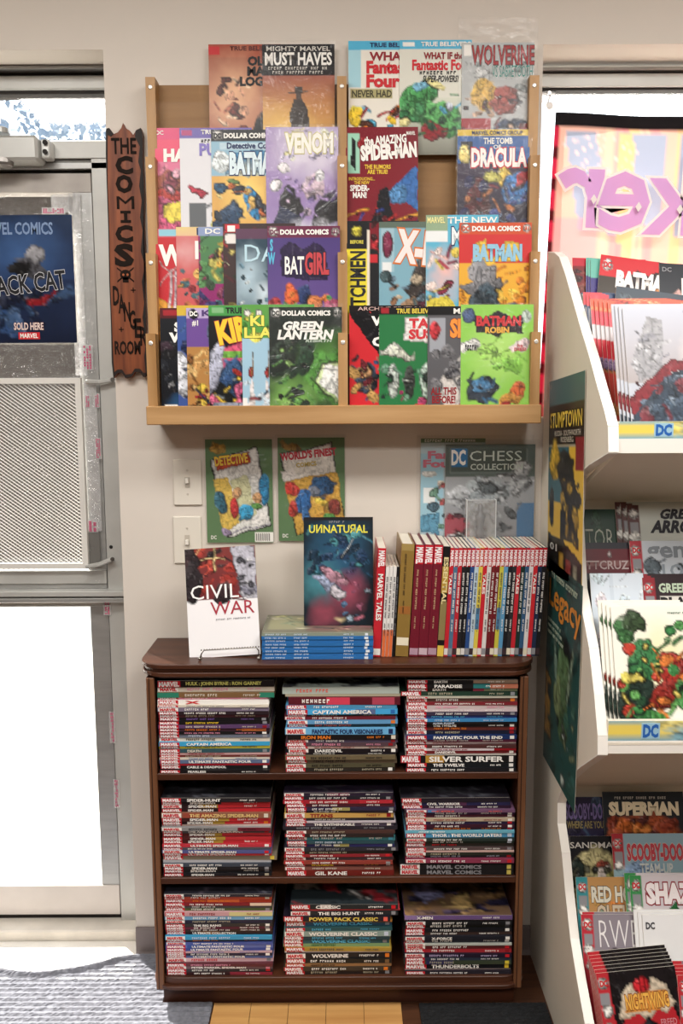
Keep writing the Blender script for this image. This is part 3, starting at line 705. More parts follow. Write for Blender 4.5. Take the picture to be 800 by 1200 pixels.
for a, b in SX:
    st_ = rput(MB().prism(prof, 'x', a, b).build('stile', RW)); st_['label'] = 'stepped oak upright'
    for k in range(4):
        zc = steps[k] - .022
        MB().lathe([(.005, 0), (.005, .0012), (.003, .002)], 10, ((a + b) / 2, -.0492 - .028 * k, zc), 'y').build('screw', mat('e8e4dc', .3, metal=.6), st_)
rput(box('back_panel', wood('a07a4e', '83603a', .55, 'x', 1.6, 'rack_back'), xa, xb, -.008, -.001, Z_BOT, Z_TOP - .004))
rput(box('bottom_ledge', RWX, xa - .002, xb + .002, -.148, -.001, Z_BOT, zr(475, -.148), bevel=.002))
zfoot = []
for k in range(4):
    ztop = zr((50, 148, 262, 357)[k], YK[k]); zfoot.append(ztop - CH * math.cos(math.radians(3)) - .004)
for k in range(3):
    for a, b in ((SX[0][1], SX[1][0]), (SX[1][1], SX[2][0])):
        rput(box('pocket_floor', ACRYLIC, a, b, YK[k] - .016, -.008, zfoot[k] - .003, zfoot[k] - .0005))
for k, (t, b_) in enumerate(((119, 178), (214, 268), (329, 358), (421, 474))):
    for a, b in ((SX[0][0], SX[1][0]), (SX[1][0], SX[2][1])):
        y_ = -.0515 - .028 * k
        rput(box('acrylic_pocket', ACRYLIC, a, b, y_ - .002, y_, zr(b_, y_), zr(t, y_)))
tag(rk, 'oak wall rack with four tiers of clear pockets holding comic books', 'display rack')

G1 = 'comics in the oak wall rack'
def rc(tier, layer, px, py, label, base, ops, texts=(), **kw):
    return comic(label, px, py, (0, YK[tier] - .003 * layer, zfoot[tier]), 3.0, base, ops, texts, group=G1, thick=.0019, **kw)
TB = lambda c, s='TRUE BELIEVERS', tc='w': [(s, .30, .018, .98, .055, tc, {'b': .03})]
def dc(u, v, r, c='w', bg='k'): return [('e', u, v, r, r * .65, bg)], [('DC', u - r * .62, v - r * .33, u + r * .62, v + r * .33, c, {'b': .05})]
def dollar(bg): return [('r', 0, 0, 1, .105, bg), ('e', .09, .052, .065, .042, 'w'), ('e', .93, .052, .055, .036, 'w')], [('DC', .045, .033, .135, .072, bg, {'b': .05}), ('DOLLAR COMICS', .18, .033, .84, .074, 'w', {'b': .05}), ('$1', .90, .036, .96, .068, bg, {'b': .04})]

# tier 1
rc(0, 0, 244, 52, 'reddish brown sepia comic at the left end of the rack top tier', '8c3a2c', [('r', 0, 0, 1, .12, '9c4430'), ('E', .35, .45, .6, .5, 'e8b890'), ('s', .05, .3, .5, .95, 26, 1, ['e0a888', 'b86850', '7a3428', 'f0d0b0', '5a2820']), ('e', .75, .75, .14, .16, 'k'), ('r', .0, .02, .16, .09, 'c0282c')],
   TB('w', tc='5a2018') + [('OLD\nMAN\nLOGAN', .44, .11, .98, .36, 'k', {'b': .05})])
rc(0, 1, 307, 52, 'black topped comic with an orange sunset cover in a clear bag', 'd89448', [('r', 0, 0, 1, .27, '141216'), ('g', .27, 1, 'a05c4c', 'ecb858'), ('E', .2, .85, .7, .4, 'f4cc6c'), ('p', [(.44, .48), (.55, .47), (.62, .60), (.66, .80), (.62, 1), (.38, 1), (.38, .62)], '3c3430'), ('r', .46, .42, .54, .49, '4a3a32'), ('r', .44, .365, .56, .415, '3c3430'), ('l', .36, .425, .64, .415, .012, '3c3430'), ('s', 0, .85, 1, 1, 20, 3, ['6c5430', '3c3424'], .07), ('l', .6, .80, .9, .82, .01, '4a3c2c')],
   [('MIGHTY MARVEL', .06, .02, .94, .06, 'd8d4cc', {'b': .01}), ('MUST HAVES', .04, .075, .96, .18, 'w', {'b': .03}), ('~', .08, .195, .92, .222, 'c8c4bc', {'b': .0}), ('~', .14, .232, .86, .258, 'c8c4bc', {'b': .0})], bag=(.006, .008, .004, .002))
rc(0, 0, 408, 48, 'white comic with light blue strip and red title, left of two alike', 'e8e4d8', [('r', 0, 0, 1, .075, 'c'), ('r', 0, .075, .18, .4, 'a8d4e0'), ('s', 0, .55, .9, 1, 34, 4, ['o', 'c', 'r', 'i', 'y', '5a3020'], .10), ('r', .03, .42, .6, .5, 'b0a878')],
   TB('w', tc='B') + [('WHAT IF', .30, .10, 1.0, .17, 'R', {'b': .04, 'o': 'w'}), ('Fantastic', .26, .18, .96, .28, 'r', {'b': .05}), ('Four', .26, .30, .70, .40, 'r', {'b': .05}), ('NEVER HAD', .05, .43, .6, .49, '4a4630')])
rc(0, 1, 468, 47, 'white comic with light blue strip above a big green shape, top tier', 'dcdcd0', [('r', 0, 0, 1, .075, 'c'), ('r', .05, .015, .2, .06, 'w'), ('g', .5, 1, 'd4d8c8', '78786c'), ('e', .25, .50, .28, .13, '4c9c58', -15), ('e', .62, .70, .34, .13, '58a85c', 20), ('e', .2, .62, .2, .1, '3c8048'), ('e', .5, .78, .2, .07, 'R'), ('e', .3, .40, .1, .04, '78b4d0'), ('s', .05, .4, .95, .85, 26, 6, ['2c6c40', '6cb870', '48945c', '1e5030'], .06), ('e', .50, .40, .13, .045, 'ece4a0'), ('e', .05, .72, .10, .04, 'ece4a0'), ('s', .6, .5, 1, .65, 6, 3, ['c', 'i', '90b8c8'], .07)],
   TB('w') + [('WHAT IF the', .34, .11, .88, .165, 'R', {'b': .04}), ('Fantastic Four', .18, .175, .98, .26, 'r', {'b': .045, 'o': 'w'}), ('~', .28, .27, .85, .30, 'k', {'b': .01}), ('SUPER-POWERS!', .32, .31, .82, .365, 'k', {'sh': .3})])
rc(0, 2, 541, 50, 'grey comic with jagged dark red title in an oversized clear bag', 'b4b8b8', [('s', 0, .15, 1, .5, 20, 4, ['c4c8c8', '909898', 'd8dcdc'], .1), ('e', .32, .45, .2, .1, 'd8b058'), ('e', .62, .48, .2, .12, 'a05048'), ('r', 0, .66, .4, 1, 'a03038'), ('e', .7, .85, .3, .2, '2c3c58'), ('r', .8, .7, 1, 1, '8c1c24'), ('s', .0, .45, 1, 1, 26, 7, ['7c2c30', 'c8a890', '58606c', 'e0d8d0', '4c3030'], .06), ('r', .02, .02, .13, .11, 'w')],
   [('WOLVERINE', .14, .03, 1.0, .19, 'a02428', {'b': .02, 'o': '3c3c3c', 'ow': .05}), ('VS SABRETOOTH', .42, .20, .98, .30, '2c8078', {'b': .01, 'o': 'w', 'ow': .03})], bag=(.008, .055, .008, .004))
# tier 2
rc(1, 0, 181, 150, 'pink comic at the far left of the second rack tier', 'd87898', [('r', 0, 0, 1, .10, 'd84c78'), ('r', 0, .10, .5, .30, 'e05070'), ('e', .2, .5, .2, .10, '9c5c4c'), ('e', .2, .62, .16, .06, 'b04038'), ('s', 0, .4, .5, 1, 18, 5, ['d88ca0', 'b85878', 'e8b0c0', '8c4454'], .09), ('p', [(.1, .68), (.42, .64), (.46, .82), (.12, .86)], 'ecd858'), ('e', .12, .9, .2, .1, 'd86088')],
   [('HARLEY', .13, .19, .9, .29, 'w', {'o': 'R', 'b': .06}), ('DC', .02, .025, .12, .06, 'w')])
rc(1, 1, 210, 150, 'white comic with a purple top strip, second tier beside the pink one', 'dcdce0', [('r', 0, 0, 1, .085, '6c60a8'), ('r', .03, .015, .17, .065, 'b04878'), ('e', .2, .55, .15, .04, 'c03048', 30), ('r', .12, .66, .36, 1, '606468'), ('s', .3, .6, .9, 1, 22, 6, ['b8b860', '707478', '909498', '4c5054', 'c8c078'], .07)],
   TB('w', 'TRUE BELIEVERS') + [('~', .3, .10, .8, .13, 'k', {'b': 0}), ('PUNISHER', .28, .14, 1.2, .24, '8478c0', {'b': .04}), ('WAR', .45, .26, 1.0, .32, '8478c0')])
o_, t_ = dollar('141418')
rc(1, 2, 247, 152, 'comic with a black DOLLAR COMICS strip and light blue bat-shaped title panel', 'd8a85c', o_ + [('r', 0, .105, 1, .40, '90b8cc'), ('r', .12, .11, 1, .17, 'b8d0dc'), ('p', [(.18, .40), (.26, .20), (.98, .18), (.9, .40), (.7, .36), (.5, .42), (.35, .36)], '3c80ac'), ('e', .13, .28, .12, .08, 'e4eef0'), ('E', .45, .55, .4, .3, 'f4d878'), ('e', .2, .78, .16, .16, '2c4460', 30), ('e', .55, .65, .10, .16, '3c8cc0', -20), ('s', .05, .45, 1, 1, 34, 7, ['e0b868', 'c06838', '2c5878', '6c8c58', 'f0d890', '343c48'], .08), ('b', .45, .9, .58, .99)],
   t_ + [('Detective Comics', .22, .115, .95, .165, 'B', {'b': .03}), ('BATMAN', .26, .21, .94, .38, 'd8eaf0', {'o': 'B', 'b': .06, 'ow': .1})])
rc(1, 3, 311, 149, 'pale violet comic with a washed out white title in a shiny bag', '9c84b8', [('E', .6, .2, .7, .35, 'e8e4ec'), ('s', .2, .03, .95, .28, 22, 8, ['e8e8d8', 'd8d49c', 'c8c0dc'], .07), ('e', .35, .66, .14, .13, '16141c'), ('p', [(.0, .95), (.2, .7), (.5, .78), (.5, 1), (0, 1)], '28304c'), ('e', .85, .72, .18, .2, '18161e', 20), ('e', .65, .50, .14, .12, 'd8c0cc'), ('e', .75, .42, .07, .05, 'ececf0'), ('e', .25, .37, .1, .045, 'f0ecf0'), ('e', .12, .51, .09, .06, 'f0ecf0'), ('s', .3, .4, 1, 1, 20, 9, ['b098c8', '7c68a0', '3c3c58', 'd0b8d0'], .06), ('E', .7, .9, .5, .12, 'dcdce4'), ('b', .02, .92, .14, .99)],  # pale glows lay the bag's glare into the cover colours
   [('VENOM', .28, .06, .92, .22, 'f4f2e8', {'b': .05, 'o': 'c8c07c', 'ow': .09})], bag=(.005, .006, .004, .0))
rc(1, 0, 405, 149, 'dark red comic with white title and black stripe badge, right bay second tier', '7c1c28', [('r', .02, .05, .19, .40, '9cd0b8'), ('p', [(.06, .34), (.10, .10), (.15, .12), (.14, .38)], 'k'), ('s', .2, .12, .5, .14, 2, 1, ['R']), ('r', .0, .82, 1, 1, '9c2028'), ('p', [(.62, .55), (.95, .35), (1, .38), (1, .75), (.75, .6)], '3c6cac'), ('p', [(.3, .95), (.48, .55), (.58, .52), (.62, .7), (.78, .98), (.66, 1), (.54, .78), (.42, 1)], '16161c'), ('e', .72, .6, .12, .08, '5890c4', -30), ('l', .0, .78, .3, .72, .02, 'e8a83c'), ('l', .45, .88, 1, .76, .02, 'e8a83c'), ('s', .0, .7, 1, 1, 18, 10, ['c83030', 'e0a040', '28387c', '5c1018'], .06)],
   [('the AMAZING', .26, .09, .84, .16, 'w', {'b': .04, 'rot': -4}), ('SPIDER-MAN', .22, .17, .98, .29, 'w', {'b': .06, 'rot': -4, 'o': 'k'}), ('THE RUMORS\nARE TRUE!', .26, .33, .62, .41, 'ecc838', {'b': .03}), ('INTRODUCING...\nTHE NEW', .04, .44, .40, .50, 'ecc838', {'b': .02}), ('SPIDER-\nMAN!', .06, .51, .32, .62, 'w', {'b': .04}), ('MARVEL', .84, .04, .96, .07, 'w')])
rc(1, 0, 536, 152, 'blue topped comic with a gold strip and white horror title, far right of second tier', '24243c', [('r', 0, 0, 1, .055, 'd8b83c'), ('r', 0, .055, 1, .3, '2c5c9c'), ('r', .04, .1, .20, .3, '202028'), ('e', .1, .22, .08, .08, 'ecd880'), ('g', .30, 1, '382c44', '141420'), ('e', .66, .42, .12, .09, 'e0c05c'), ('e', .82, .5, .2, .16, '3c78b4', 40), ('e', .9, .42, .12, .06, 'b02830', -30), ('e', .3, .62, .16, .2, '541c20'), ('e', .48, .42, .10, .055, 'c8c468'), ('s', .1, .45, 1, 1, 32, 11, ['2c2c54', '7c2c34', '181820', '44508c', 'c88050'], .08), ('l', .3, .72, 1, .9, .008, '90a8c0'), ('l', .4, .98, .6, .75, .008, '90a8c0')],
   [('MARVEL COMICS GROUP', .2, .012, .9, .045, 'B', {'b': .02}), ('THE TOMB', .36, .075, .76, .125, 'w', {'b': .03}), ('OF', .5, .135, .6, .17, 'w'), ('DRACULA', .20, .17, .95, .32, 'w', {'o': 'c83040', 'b': .05, 'ow': .10})], bag=(.003, .003, .006, 0))
# tier 3
rc(2, 0, 182, 268, 'red comic with long white claw-like streaks, far left of third tier', 'c02c34', [('r', 0, 0, 1, .08, 'c8505c'), ('r', .05, .01, .4, .07, '90c8d8'), ('p', [(0, .6), (.4, .75), (.4, 1), (0, 1)], 'e0a040')] + [('l', .22 + .06 * i, .38, .16 + .08 * i, .95, .022, 'dcd4dc') for i in range(3)] + [('l', .05, .3, .35, .5, .01, 'f0d0d0'), ('l', .35, .3, .05, .5, .01, 'f0d0d0')],
   [('WORLDS', .06, .15, 1.3, .32, 'w', {'b': .05})])
rc(2, 1, 206, 266, 'pale red comic with a cream top strip, second in the third tier', 'c85c5c', [('r', 0, 0, 1, .08, 'e0c88c'), ('s', 0, .35, .45, .9, 24, 13, ['8c3038', '486c74', 'c87850', 'e8b060', '5c2830'], .07), ('e', .2, .92, .2, .08, 'b0c078'), ('E', .1, .2, .4, .2, 'd8a0a0')], [('HULK', .27, .13, 1.1, .28, 'w', {'b': .03}), ('1', .3, .01, .35, .07, 'B')])
rc(2, 2, 232, 266, 'purple and green patterned comic, third in the third tier', '8c2868', [('r', 0, 0, 1, .08, '8c9cc0'), ('r', .02, .08, .5, .5, '4c7c50'), ('s', 0, .1, .5, .6, 30, 14, ['c0b860', '5c9058', '384c38', 'd0a848', '7c3450'], .08), ('s', 0, .6, .5, 1, 16, 15, ['902c70', '6c2058', '3c3468', '4c8090'], .1)], [('DC', .10, .015, .30, .06, 'w')])
rc(2, 3, 261, 262, 'dark comic with red square emblem and green splashes, third tier middle left', '3c2c2c', [('s', 0, .05, .5, .95, 50, 16, ['7c9c50', 'a03838', 'c8b868', '2c3428', 'd8d0b0', '54282c'], .06), ('r', .02, .01, .22, .08, 'c8303c'), ('r', .02, .09, .24, .17, 'e4e0dc')], [('1', .08, .02, .15, .07, 'w')])
rc(2, 4, 276, 268, 'dark teal comic with a round glowing circle and neon title, third tier', '2c4454', [('r', 0, 0, 1, .085, '5c3c54'), ('E', .18, .45, .4, .35, 'b4ccd8'), ('E', .42, .60, .2, .15, 'd0e0e8'), ('e', .35, .87, .24, .13, '84acc4'), ('e', .35, .87, .19, .10, '1c2c3c'), ('e', .35, .87, .12, .065, '486c84'), ('s', 0, .3, .5, .8, 18, 17, ['dce8ec', '6c94a8', '34505c'], .03)], [('DARK', .12, .14, 1.0, .29, 'b8d8e4', {'b': .0})])
o_, t_ = dollar('6c2c48')
rc(2, 5, 313, 265, 'purple comic with DOLLAR COMICS strip, blue and orange cover shapes, third tier', '54407c', o_ + [('g', .105, 1, '4c3c78', '6c5494'), ('p', [(.18, .20), (.32, .14), (.48, .20), (.64, .14), (.80, .2), (.84, .48), (.2, .46)], '2c2044'), ('e', .35, .62, .12, .10, 'd86438'), ('e', .52, .60, .10, .09, '2c3c68'), ('e', .65, .66, .1, .06, 'd88450'), ('e', .52, .85, .28, .12, '3c6498'), ('e', .52, .84, .1, .03, 'e0c048'), ('e', .1, .72, .1, .09, 'a83c3c'), ('e', .88, .72, .12, .10, 'a8506c'), ('s', .05, .55, .98, 1, 16, 18, ['3c5488', '7c3c64', '589858', 'd0783c'], .05)],
   t_ + [('S\nW', .01, .12, .10, .33, 'c', {'b': .05}), ('BAT', .24, .27, .50, .42, 'w', {'b': .02}), ('GIRL', .52, .24, .84, .42, 'c03c44', {'b': .04, 'o': 'k'})])
rc(2, 0, 406, 259, 'black and yellow comic with a title running up its side, right bay third tier', '1c1c20', [('r', .28, .08, .31, 1, 'e0d8c8'), ('r', .0, 0, .28, 1, 'e0d038'), ('r', 0, 0, .28, .25, '18181c'), ('e', .14, .09, .07, .045, 'e8dc50'), ('r', .31, .02, .48, .25, '7c1c28'), ('s', .32, .02, .55, .25, 10, 3, ['c02c34', '3c1418'], .06), ('r', .32, .3, .42, .37, 'c02c34')],
   [('BEFORE', .05, .17, .23, .20, 'e8dc50', {'b': .02}), ('WATCHMEN', .255, .82, 1.305, .95, 'k', {'b': .03, 'rot': -90})])
rc(2, 1, 444, 260, 'bluish comic with an orange and white block title, right bay third tier', '7ca8b8', [('r', 0, 0, 1, .06, '5c6c60'), ('r', .02, .06, .2, .44, '9cbcc8'), ('e', .12, .20, .07, .12, '7c2c48'), ('r', .04, .36, .18, .44, 'e0e4e4'), ('e', .62, .55, .22, .26, '3c3430', 15), ('e', .40, .78, .18, .08, '9c7c60', -30), ('e', .72, .78, .14, .18, '5c2838'), ('s', .1, .45, 1, 1, 32, 20, ['2c2c30', '6c8494', '8c6448', '44585c', 'b0a088'], .07)], [('X-MEN', .25, .08, 1.25, .34, 'e8e0dc', {'o': 'd07030', 'b': .05, 'ow': .09, 'rot': 6})])
rc(2, 2, 499, 252, 'light blue comic with a red diamond pattern, third tier beside the orange one', '5cb0cc', [('r', 0, 0, .3, .24, '90a888'), ('r', 0, .14, .3, .23, 'e4e8e8'), ('E', .25, .5, .3, .3, 'e8b8b0'), ('s', 0, .28, .75, 1, 36, 21, ['e0b0a8', 'c03c50', 'd8c050', 'f0dcd4', '6ca8c0', '8c2c48'], .09), ('p', [(0, .75), (.3, .7), (.6, .95), (.5, 1), (0, 1)], 'd0c048')], [('THE NEW', .30, .02, .98, .075, 'w', {'b': .02}), ('MUTANTS', .36, .11, 1.3, .26, 'e8eef0', {'o': 'B', 'b': .02}), ('MARVEL', .02, .02, .26, .07, 'f0e8a0')])
o_, t_ = dollar('c8502c')
rc(2, 3, 538, 261, 'orange comic with a grey wide-brimmed hat shape and DOLLAR COMICS strip, third tier', 'e0a838', o_ + [('r', 0, .105, 1, .36, 'c83030'), ('p', [(.18, .36), (.22, .18), (.38, .15), (.42, .30), (.58, .30), (.62, .16), (.84, .18), (.88, .34)], 'e8c048'), ('s', 0, .4, 1, .9, 40, 22, ['d89028', 'ecc04c', 'c87820'], .08), ('e', .34, .54, .36, .06, '68686c', -6), ('e', .34, .44, .20, .13, '8c8c90'), ('e', .34, .72, .21, .20, '3c4c58'), ('e', .34, .72, .13, .14, '28343c'), ('e', .8, .88, .22, .14, '34546c'), ('r', 0, .92, .5, 1, '3c80b0'), ('s', .15, .6, .5, .9, 10, 3, ['4c6470', '1c242c'], .05)],
   t_ + [('BATMAN', .2, .2, .86, .33, '90c0d8', {'b': .06, 'o': '3c6c90'})])
# tier 4
rc(3, 0, 187, 361, 'black comic with white stacked letters at the far left of the bottom tier', '16181e', [('r', 0, 0, 1, .085, '541c20'), ('r', .05, .015, .25, .07, 'a02830'), ('E', .35, .85, .3, .2, '2c5c8c'), ('e', .3, .92, .1, .05, '5c90b8'), ('l', .10, .62, .16, .68, .03, 'd8dce0'), ('l', .14, .58, .1, .70, .014, 'd8dce0'), ('s', 0, .3, .4, .85, 14, 23, ['282c34', '3c2c38', '1c1c20'], .08), ('b', .04, .86, .22, 1)], [('S\nW', .14, .13, .36, .30, 'w', {'b': .06}), ('TRUE BELIEVERS', .30, .02, 1.1, .06, 'c8843c', {'b': .02})])
rc(3, 1, 207, 358, 'blue comic mostly hidden between black and purple ones, bottom tier', '3c5494', [('r', 0, 0, 1, .09, 'd0b040'), ('e', .02, .6, .2, .2, 'e0e4ec'), ('s', 0, .1, .3, 1, 12, 24, ['2c4480', '5070ac', '1c2850'], .1)])
rc(3, 2, 218, 361, 'violet comic with brown swirling cover art, bottom tier left bay', '6c4c94', [('r', 0, 0, 1, .085, 'b8a8d0'), ('r', 0, .34, 1, 1, 'b08048'), ('s', 0, .36, .5, .95, 44, 25, ['c8985c', '8c5c30', 'e0b878', 'd0a060'], .07), ('s', .1, .6, .45, .95, 18, 26, ['a02c34', '2c4c7c', '3c7c48', 'e0c050', '28201c'], .06), ('e', .35, .24, .08, .1, '54607c')] + dc(.10, .05, .07)[0][:1], [('DC', .05, .03, .15, .07, 'w', {'b': .05}), ('KILLING', .22, .02, .9, .07, 'P', {'b': .03}), ('#1', .08, .11, .16, .16, 'w')])
rc(3, 3, 244, 358, 'black comic with yellow tilted title over pink and green, bottom tier', '16181a', [('r', 0, 0, 1, .09, '48984c'), ('r', .05, .02, .2, .07, '80b480'), ('p', [(.05, .4), (.5, .3), (.5, .75), (.2, .68)], 'd05878'), ('r', .06, .40, .5, .46, '70a848'), ('e', .32, .62, .18, .14, '34547c'), ('s', .05, .5, .5, 1, 26, 27, ['d0688c', '3c5c8c', 'c03c34', '8c98a0', 'e0c048'], .07), ('e', .08, .55, .10, .25, 'b8bcd0', 15), ('r', .05, .86, .5, 1, '8c94a4')], [('TRUE BELIEVERS', .24, .02, .96, .07, 'k', {'b': .03}), ('KIRBY', .16, .15, .9, .34, 'e8c830', {'b': .05, 'rot': -12, 'o': 'c03c34'})])
rc(3, 4, 283, 357, 'light blue comic with a green top and white cloaked shapes, bottom tier', 'a0c4d8', [('r', 0, 0, 1, .30, '5c9c48'), ('e', .07, .07, .05, .035, 'e8e8e0'), ('e', .23, .07, .05, .035, 'e8e8e0'), ('s', 0, .10, .4, .30, 8, 28, ['e0d860', '4c8838'], .06)] + [('p', [(.06 + .22 * i, .95), (.12 + .22 * i, .6), (.18 + .22 * i, .95)], 'e8e4e4') for i in range(3)] + [('e', .12 + .22 * i, .60, .035, .05, 'a83c3c') for i in range(3)] + [('l', .15 + .22 * i, .42, .13 + .22 * i, .62, .012, '8c6c40') for i in range(3)] + [('s', 0, .7, .45, 1, 14, 29, ['4c80a8', '983840', 'c8d8e4'], .06), ('r', .0, .82, .06, 1, 'e8e8e8')], [('KI\nLLA', .04, .10, .40, .29, 'e8e060', {'b': .04, 'o': '2c5c28'})])
o_, t_ = dollar('16241c')
rc(3, 5, 315, 360, 'black and green comic with a glowing white disc and DOLLAR COMICS strip, bottom tier', '14201a', o_ + [('E', .8, .55, .5, .4, '5c9c3c'), ('e', .84, .62, .34, .23, '4c8c34'), ('e', .9, .66, .24, .165, 'c8e8a0'), ('e', .92, .66, .20, .135, 'f8faf4'), ('E', .3, .82, .45, .25, '8cc860'), ('e', .2, .38, .14, .12, '28382c', 20), ('e', .5, .45, .1, .16, '24402c', 10), ('s', .02, .3, .6, 1, 40, 30, ['1c3424', '5c9448', '34583c', 'a0cc78', '0c1410'], .06)],
   t_ + [('GREEN', .20, .13, .74, .20, 'w', {'b': .05, 'sh': .2}), ('LANTERN', .12, .205, .88, .28, 'w', {'b': .05, 'sh': .2}), ('REBIRTH', .5, .285, .86, .31, 'c8d8c8', {'b': .01, 'sh': .2})], bag=(.003, .008, .002, 0))
rc(3, 0, 409, 358, 'red and black comic with a white block title, right bay bottom tier left end', 'c82c34', [('p', [(0, .06), (1, .06), (1, 1), (.45, .48)], '121216'), ('r', 0, 0, 1, .06, '1c1416'), ('e', .22, .66, .16, .16, '3c4c60'), ('e', .2, .58, .1, .06, 'd8a878'), ('s', .05, .45, .5, .85, 26, 31, ['3c5478', '8c7860', 'c8a060', '242830', '702830'], .07), ('b', .06, .93, .34, 1)], [('ARCHIVE EDITIONS', .12, .014, 1.1, .045, 'd0b0a8', {'b': .01}), ('WORLD\nS BEST\nCOMICS', .32, .10, 1.1, .36, 'w', {'b': .05})])
rc(3, 1, 444, 360, 'green comic with white speech panel and a row of pale shapes, right bay bottom tier', '2c7444', [('r', 0, 0, 1, .07, '18181a'), ('r', .02, .01, .14, .06, 'a02830'), ('p', [(.34, .09), (1, .09), (1, .34), (.6, .32), (.34, .30)], 'e8e4e0'), ('e', .26, .42, .22, .05, 'd8dccc')] + [('e', .2 + .23 * i, .66, .08, .15, ('c8d4cc', '404440', 'b8ccc0', '9cc0ac')[i]) for i in range(4)] + [('s', .05, .55, .95, .85, 24, 32, ['dce4dc', '2c5c3c', '283430', 'a8446c', '78a88c'], .05), ('r', 0, .90, 1, 1, 'a8303c'), ('r', .5, .86, .62, .90, 'c03c3c')], [('TRUE BELIEVERS', .24, .015, .8, .055, 'e0c848', {'b': .03}), ('TALES OF\nSUSPENSE', .42, .105, 1.3, .28, 'c83038', {'b': .05, 'o': 'w'}), ('THE LARGEST AND MOST\nSUPER CAST', .04, .91, .96, .985, 'f0e0e0', {'b': .01})])
rc(3, 2, 501, 359, 'grey and white comic with black top strip and red shape, bottom tier', '5c5c60', [('r', 0, 0, 1, .08, '141416'), ('p', [(.1, .7), (.55, .35), (1, .3), (1, 1), (.3, 1)], 'd4d0cc'), ('r', .02, .1, .24, .4, '9ca0a8'), ('e', .1, .22, .08, .08, 'c03c44'), ('p', [(.45, .9), (.58, .5), (.74, .36), (.72, .65), (.62, .98)], 'c83038'), ('l', .72, .34, .6, .62, .025, 'e0c040'), ('s', .1, .4, .5, .7, 10, 33, ['3c3c44', '78787c'], .08)], [('MARVEL COMICS', .36, .02, 1.3, .065, 'w', {'b': .03}), ('SPIDER', .32, .12, .98, .27, 'e89038', {'b': .05, 'o': 'R'}), ('ALL THIS\nBEFORE!', .05, .72, .40, .86, 'R', {'b': .03}), ('MARVEL', .04, .92, .24, .96, 'c83038')])
rc(3, 3, 540, 357, 'lime green comic with a dark winged title panel at right end of bottom tier', '90cc54', [('E', .5, .4, .5, .35, 'b8e07c'), ('s', .2, .3, .8, .6, 16, 34, ['a4d868', '84c04c'], .08), ('p', [(.14, .08), (.3, .12), (.5, .05), (.7, .12), (.88, .08), (.84, .27), (.6, .25), (.5, .29), (.4, .25), (.2, .26)], '241c24'), ('e', .1, .1, .08, .07, '50648c'), ('e', .9, .1, .06, .06, 'c8d8d0'), ('e', .14, .38, .15, .05, 'f0f0ec'), ('e', .82, .38, .13, .055, 'f4dce0'), ('e', .28, .76, .22, .13, '2c3848', -35), ('e', .26, .72, .12, .08, '4c84b0', -30), ('e', .78, .76, .10, .09, 'd06838', 30), ('e', .70, .84, .16, .05, 'c89040', -30), ('e', .62, .92, .12, .04, 'c03c34', -40), ('s', .1, .65, .5, .9, 6, 35, ['1c242c', '3c6c94'], .05)],
   [('BATMAN', .22, .105, .82, .185, 'c82830', {'b': .05, 'o': 'k'}), ('ROBIN', .34, .20, .66, .25, 'e0a838', {'b': .05}), ('~', .06, .355, .22, .405, 'k', {'b': 0}), ('he\nDIES!', .74, .35, .90, .41, 'c02830', {'b': .02}), ('THE BATTLE', .05, .94, .42, .985, '24381c', {'b': .03}), ('BEGINS', .64, .94, .96, .985, '24381c', {'b': .03})], bag=(.003, .003, .003, 0))

# ================================================================== BOOKCASE
BXL, BXR, BD, BZ = -.4535, .4306, .2226, .8767
DW = wood('54301f', '3a2016', .38, 'x', 2.5, 'dark_walnut'); DWZ = wood('54301f', '3a2016', .38, 'z', 2.5, 'dark_walnut_upright'); EDGEW = wood('7a5238', '5c3a26', .4, 'z', 3, 'lit_edge')  # front edges get a lighter wood tone for the light on them
bc = empty('bookcase', (0, -.11, 0)); bo = Vector((0, -.11, 0))
def bput(o): o.parent = bc; o.matrix_parent_inverse = Matrix.Translation(-bo); return o
def slab(over, z0, z1, name, par=None):
    x0, x1, y0 = BXL - over, BXR + over, -BD - over; rr = .045 + over; pts = [(x0, -.012), (x0, y0 + rr)]
    pts += [(x0 + rr - rr * math.cos(t), y0 + rr - rr * math.sin(t)) for t in [math.pi / 2 * i / 6 for i in range(1, 6)]] + [(x0 + rr, y0), (x1 - rr, y0)]
    pts += [(x1 - rr + rr * math.sin(t), y0 + rr - rr * math.cos(t)) for t in [math.pi / 2 * i / 6 for i in range(1, 6)]] + [(x1, y0 + rr), (x1, -.012)]
    o = MB().prism(pts, 'z', z0, z1).build(name, DW, None, bevel=.0015)
    if par is None: return bput(o)
    o.parent = par; return o
top = slab(.017, BZ - .011, BZ, 'top_board')
slab(.011, BZ - .020, BZ - .011, 'moulding', top); slab(.015, BZ - .030, BZ - .020, 'moulding', top); slab(.004, BZ - .036, BZ - .030, 'moulding', top)
zb = lambda py: at(400, py, y=-BD).z
S1, S2, S3 = zb(906), zb(1028), zb(1144)                       # shelf tops at the front
for x0, x1 in ((BXL, BXL + .019), (BXR - .019, BXR)):
    sp = bput(MB().box(x0, x1, -BD + .002, -.012, .055, BZ - .036).build('side_panel', DWZ)); e = box('edge_strip', EDGEW, x0, x1, -BD - .003, -BD + .002, .06, BZ - .036, sp, .0015)
    q = (x0 + .006, x0 + .008); box('edge_bead', mat('2c1810', .5), q[0], q[1], -BD - .0036, -BD - .003, .06, BZ - .036, sp)
bput(box('back_board', wood('4c2c1c', '341c12', .5, 'z', 2, 'back_wood'), BXL + .019, BXR - .019, -.018, -.012, .06, BZ - .036))
for s_ in (S1, S2): bput(box('shelf', DW, BXL + .019, BXR - .019, -BD, -.018, s_ - .016, s_, bevel=.001))
slab(.003, S3 - .020, S3, 'bottom_shelf'); slab(.012, S3 - .028, S3 - .018, 'base_moulding')
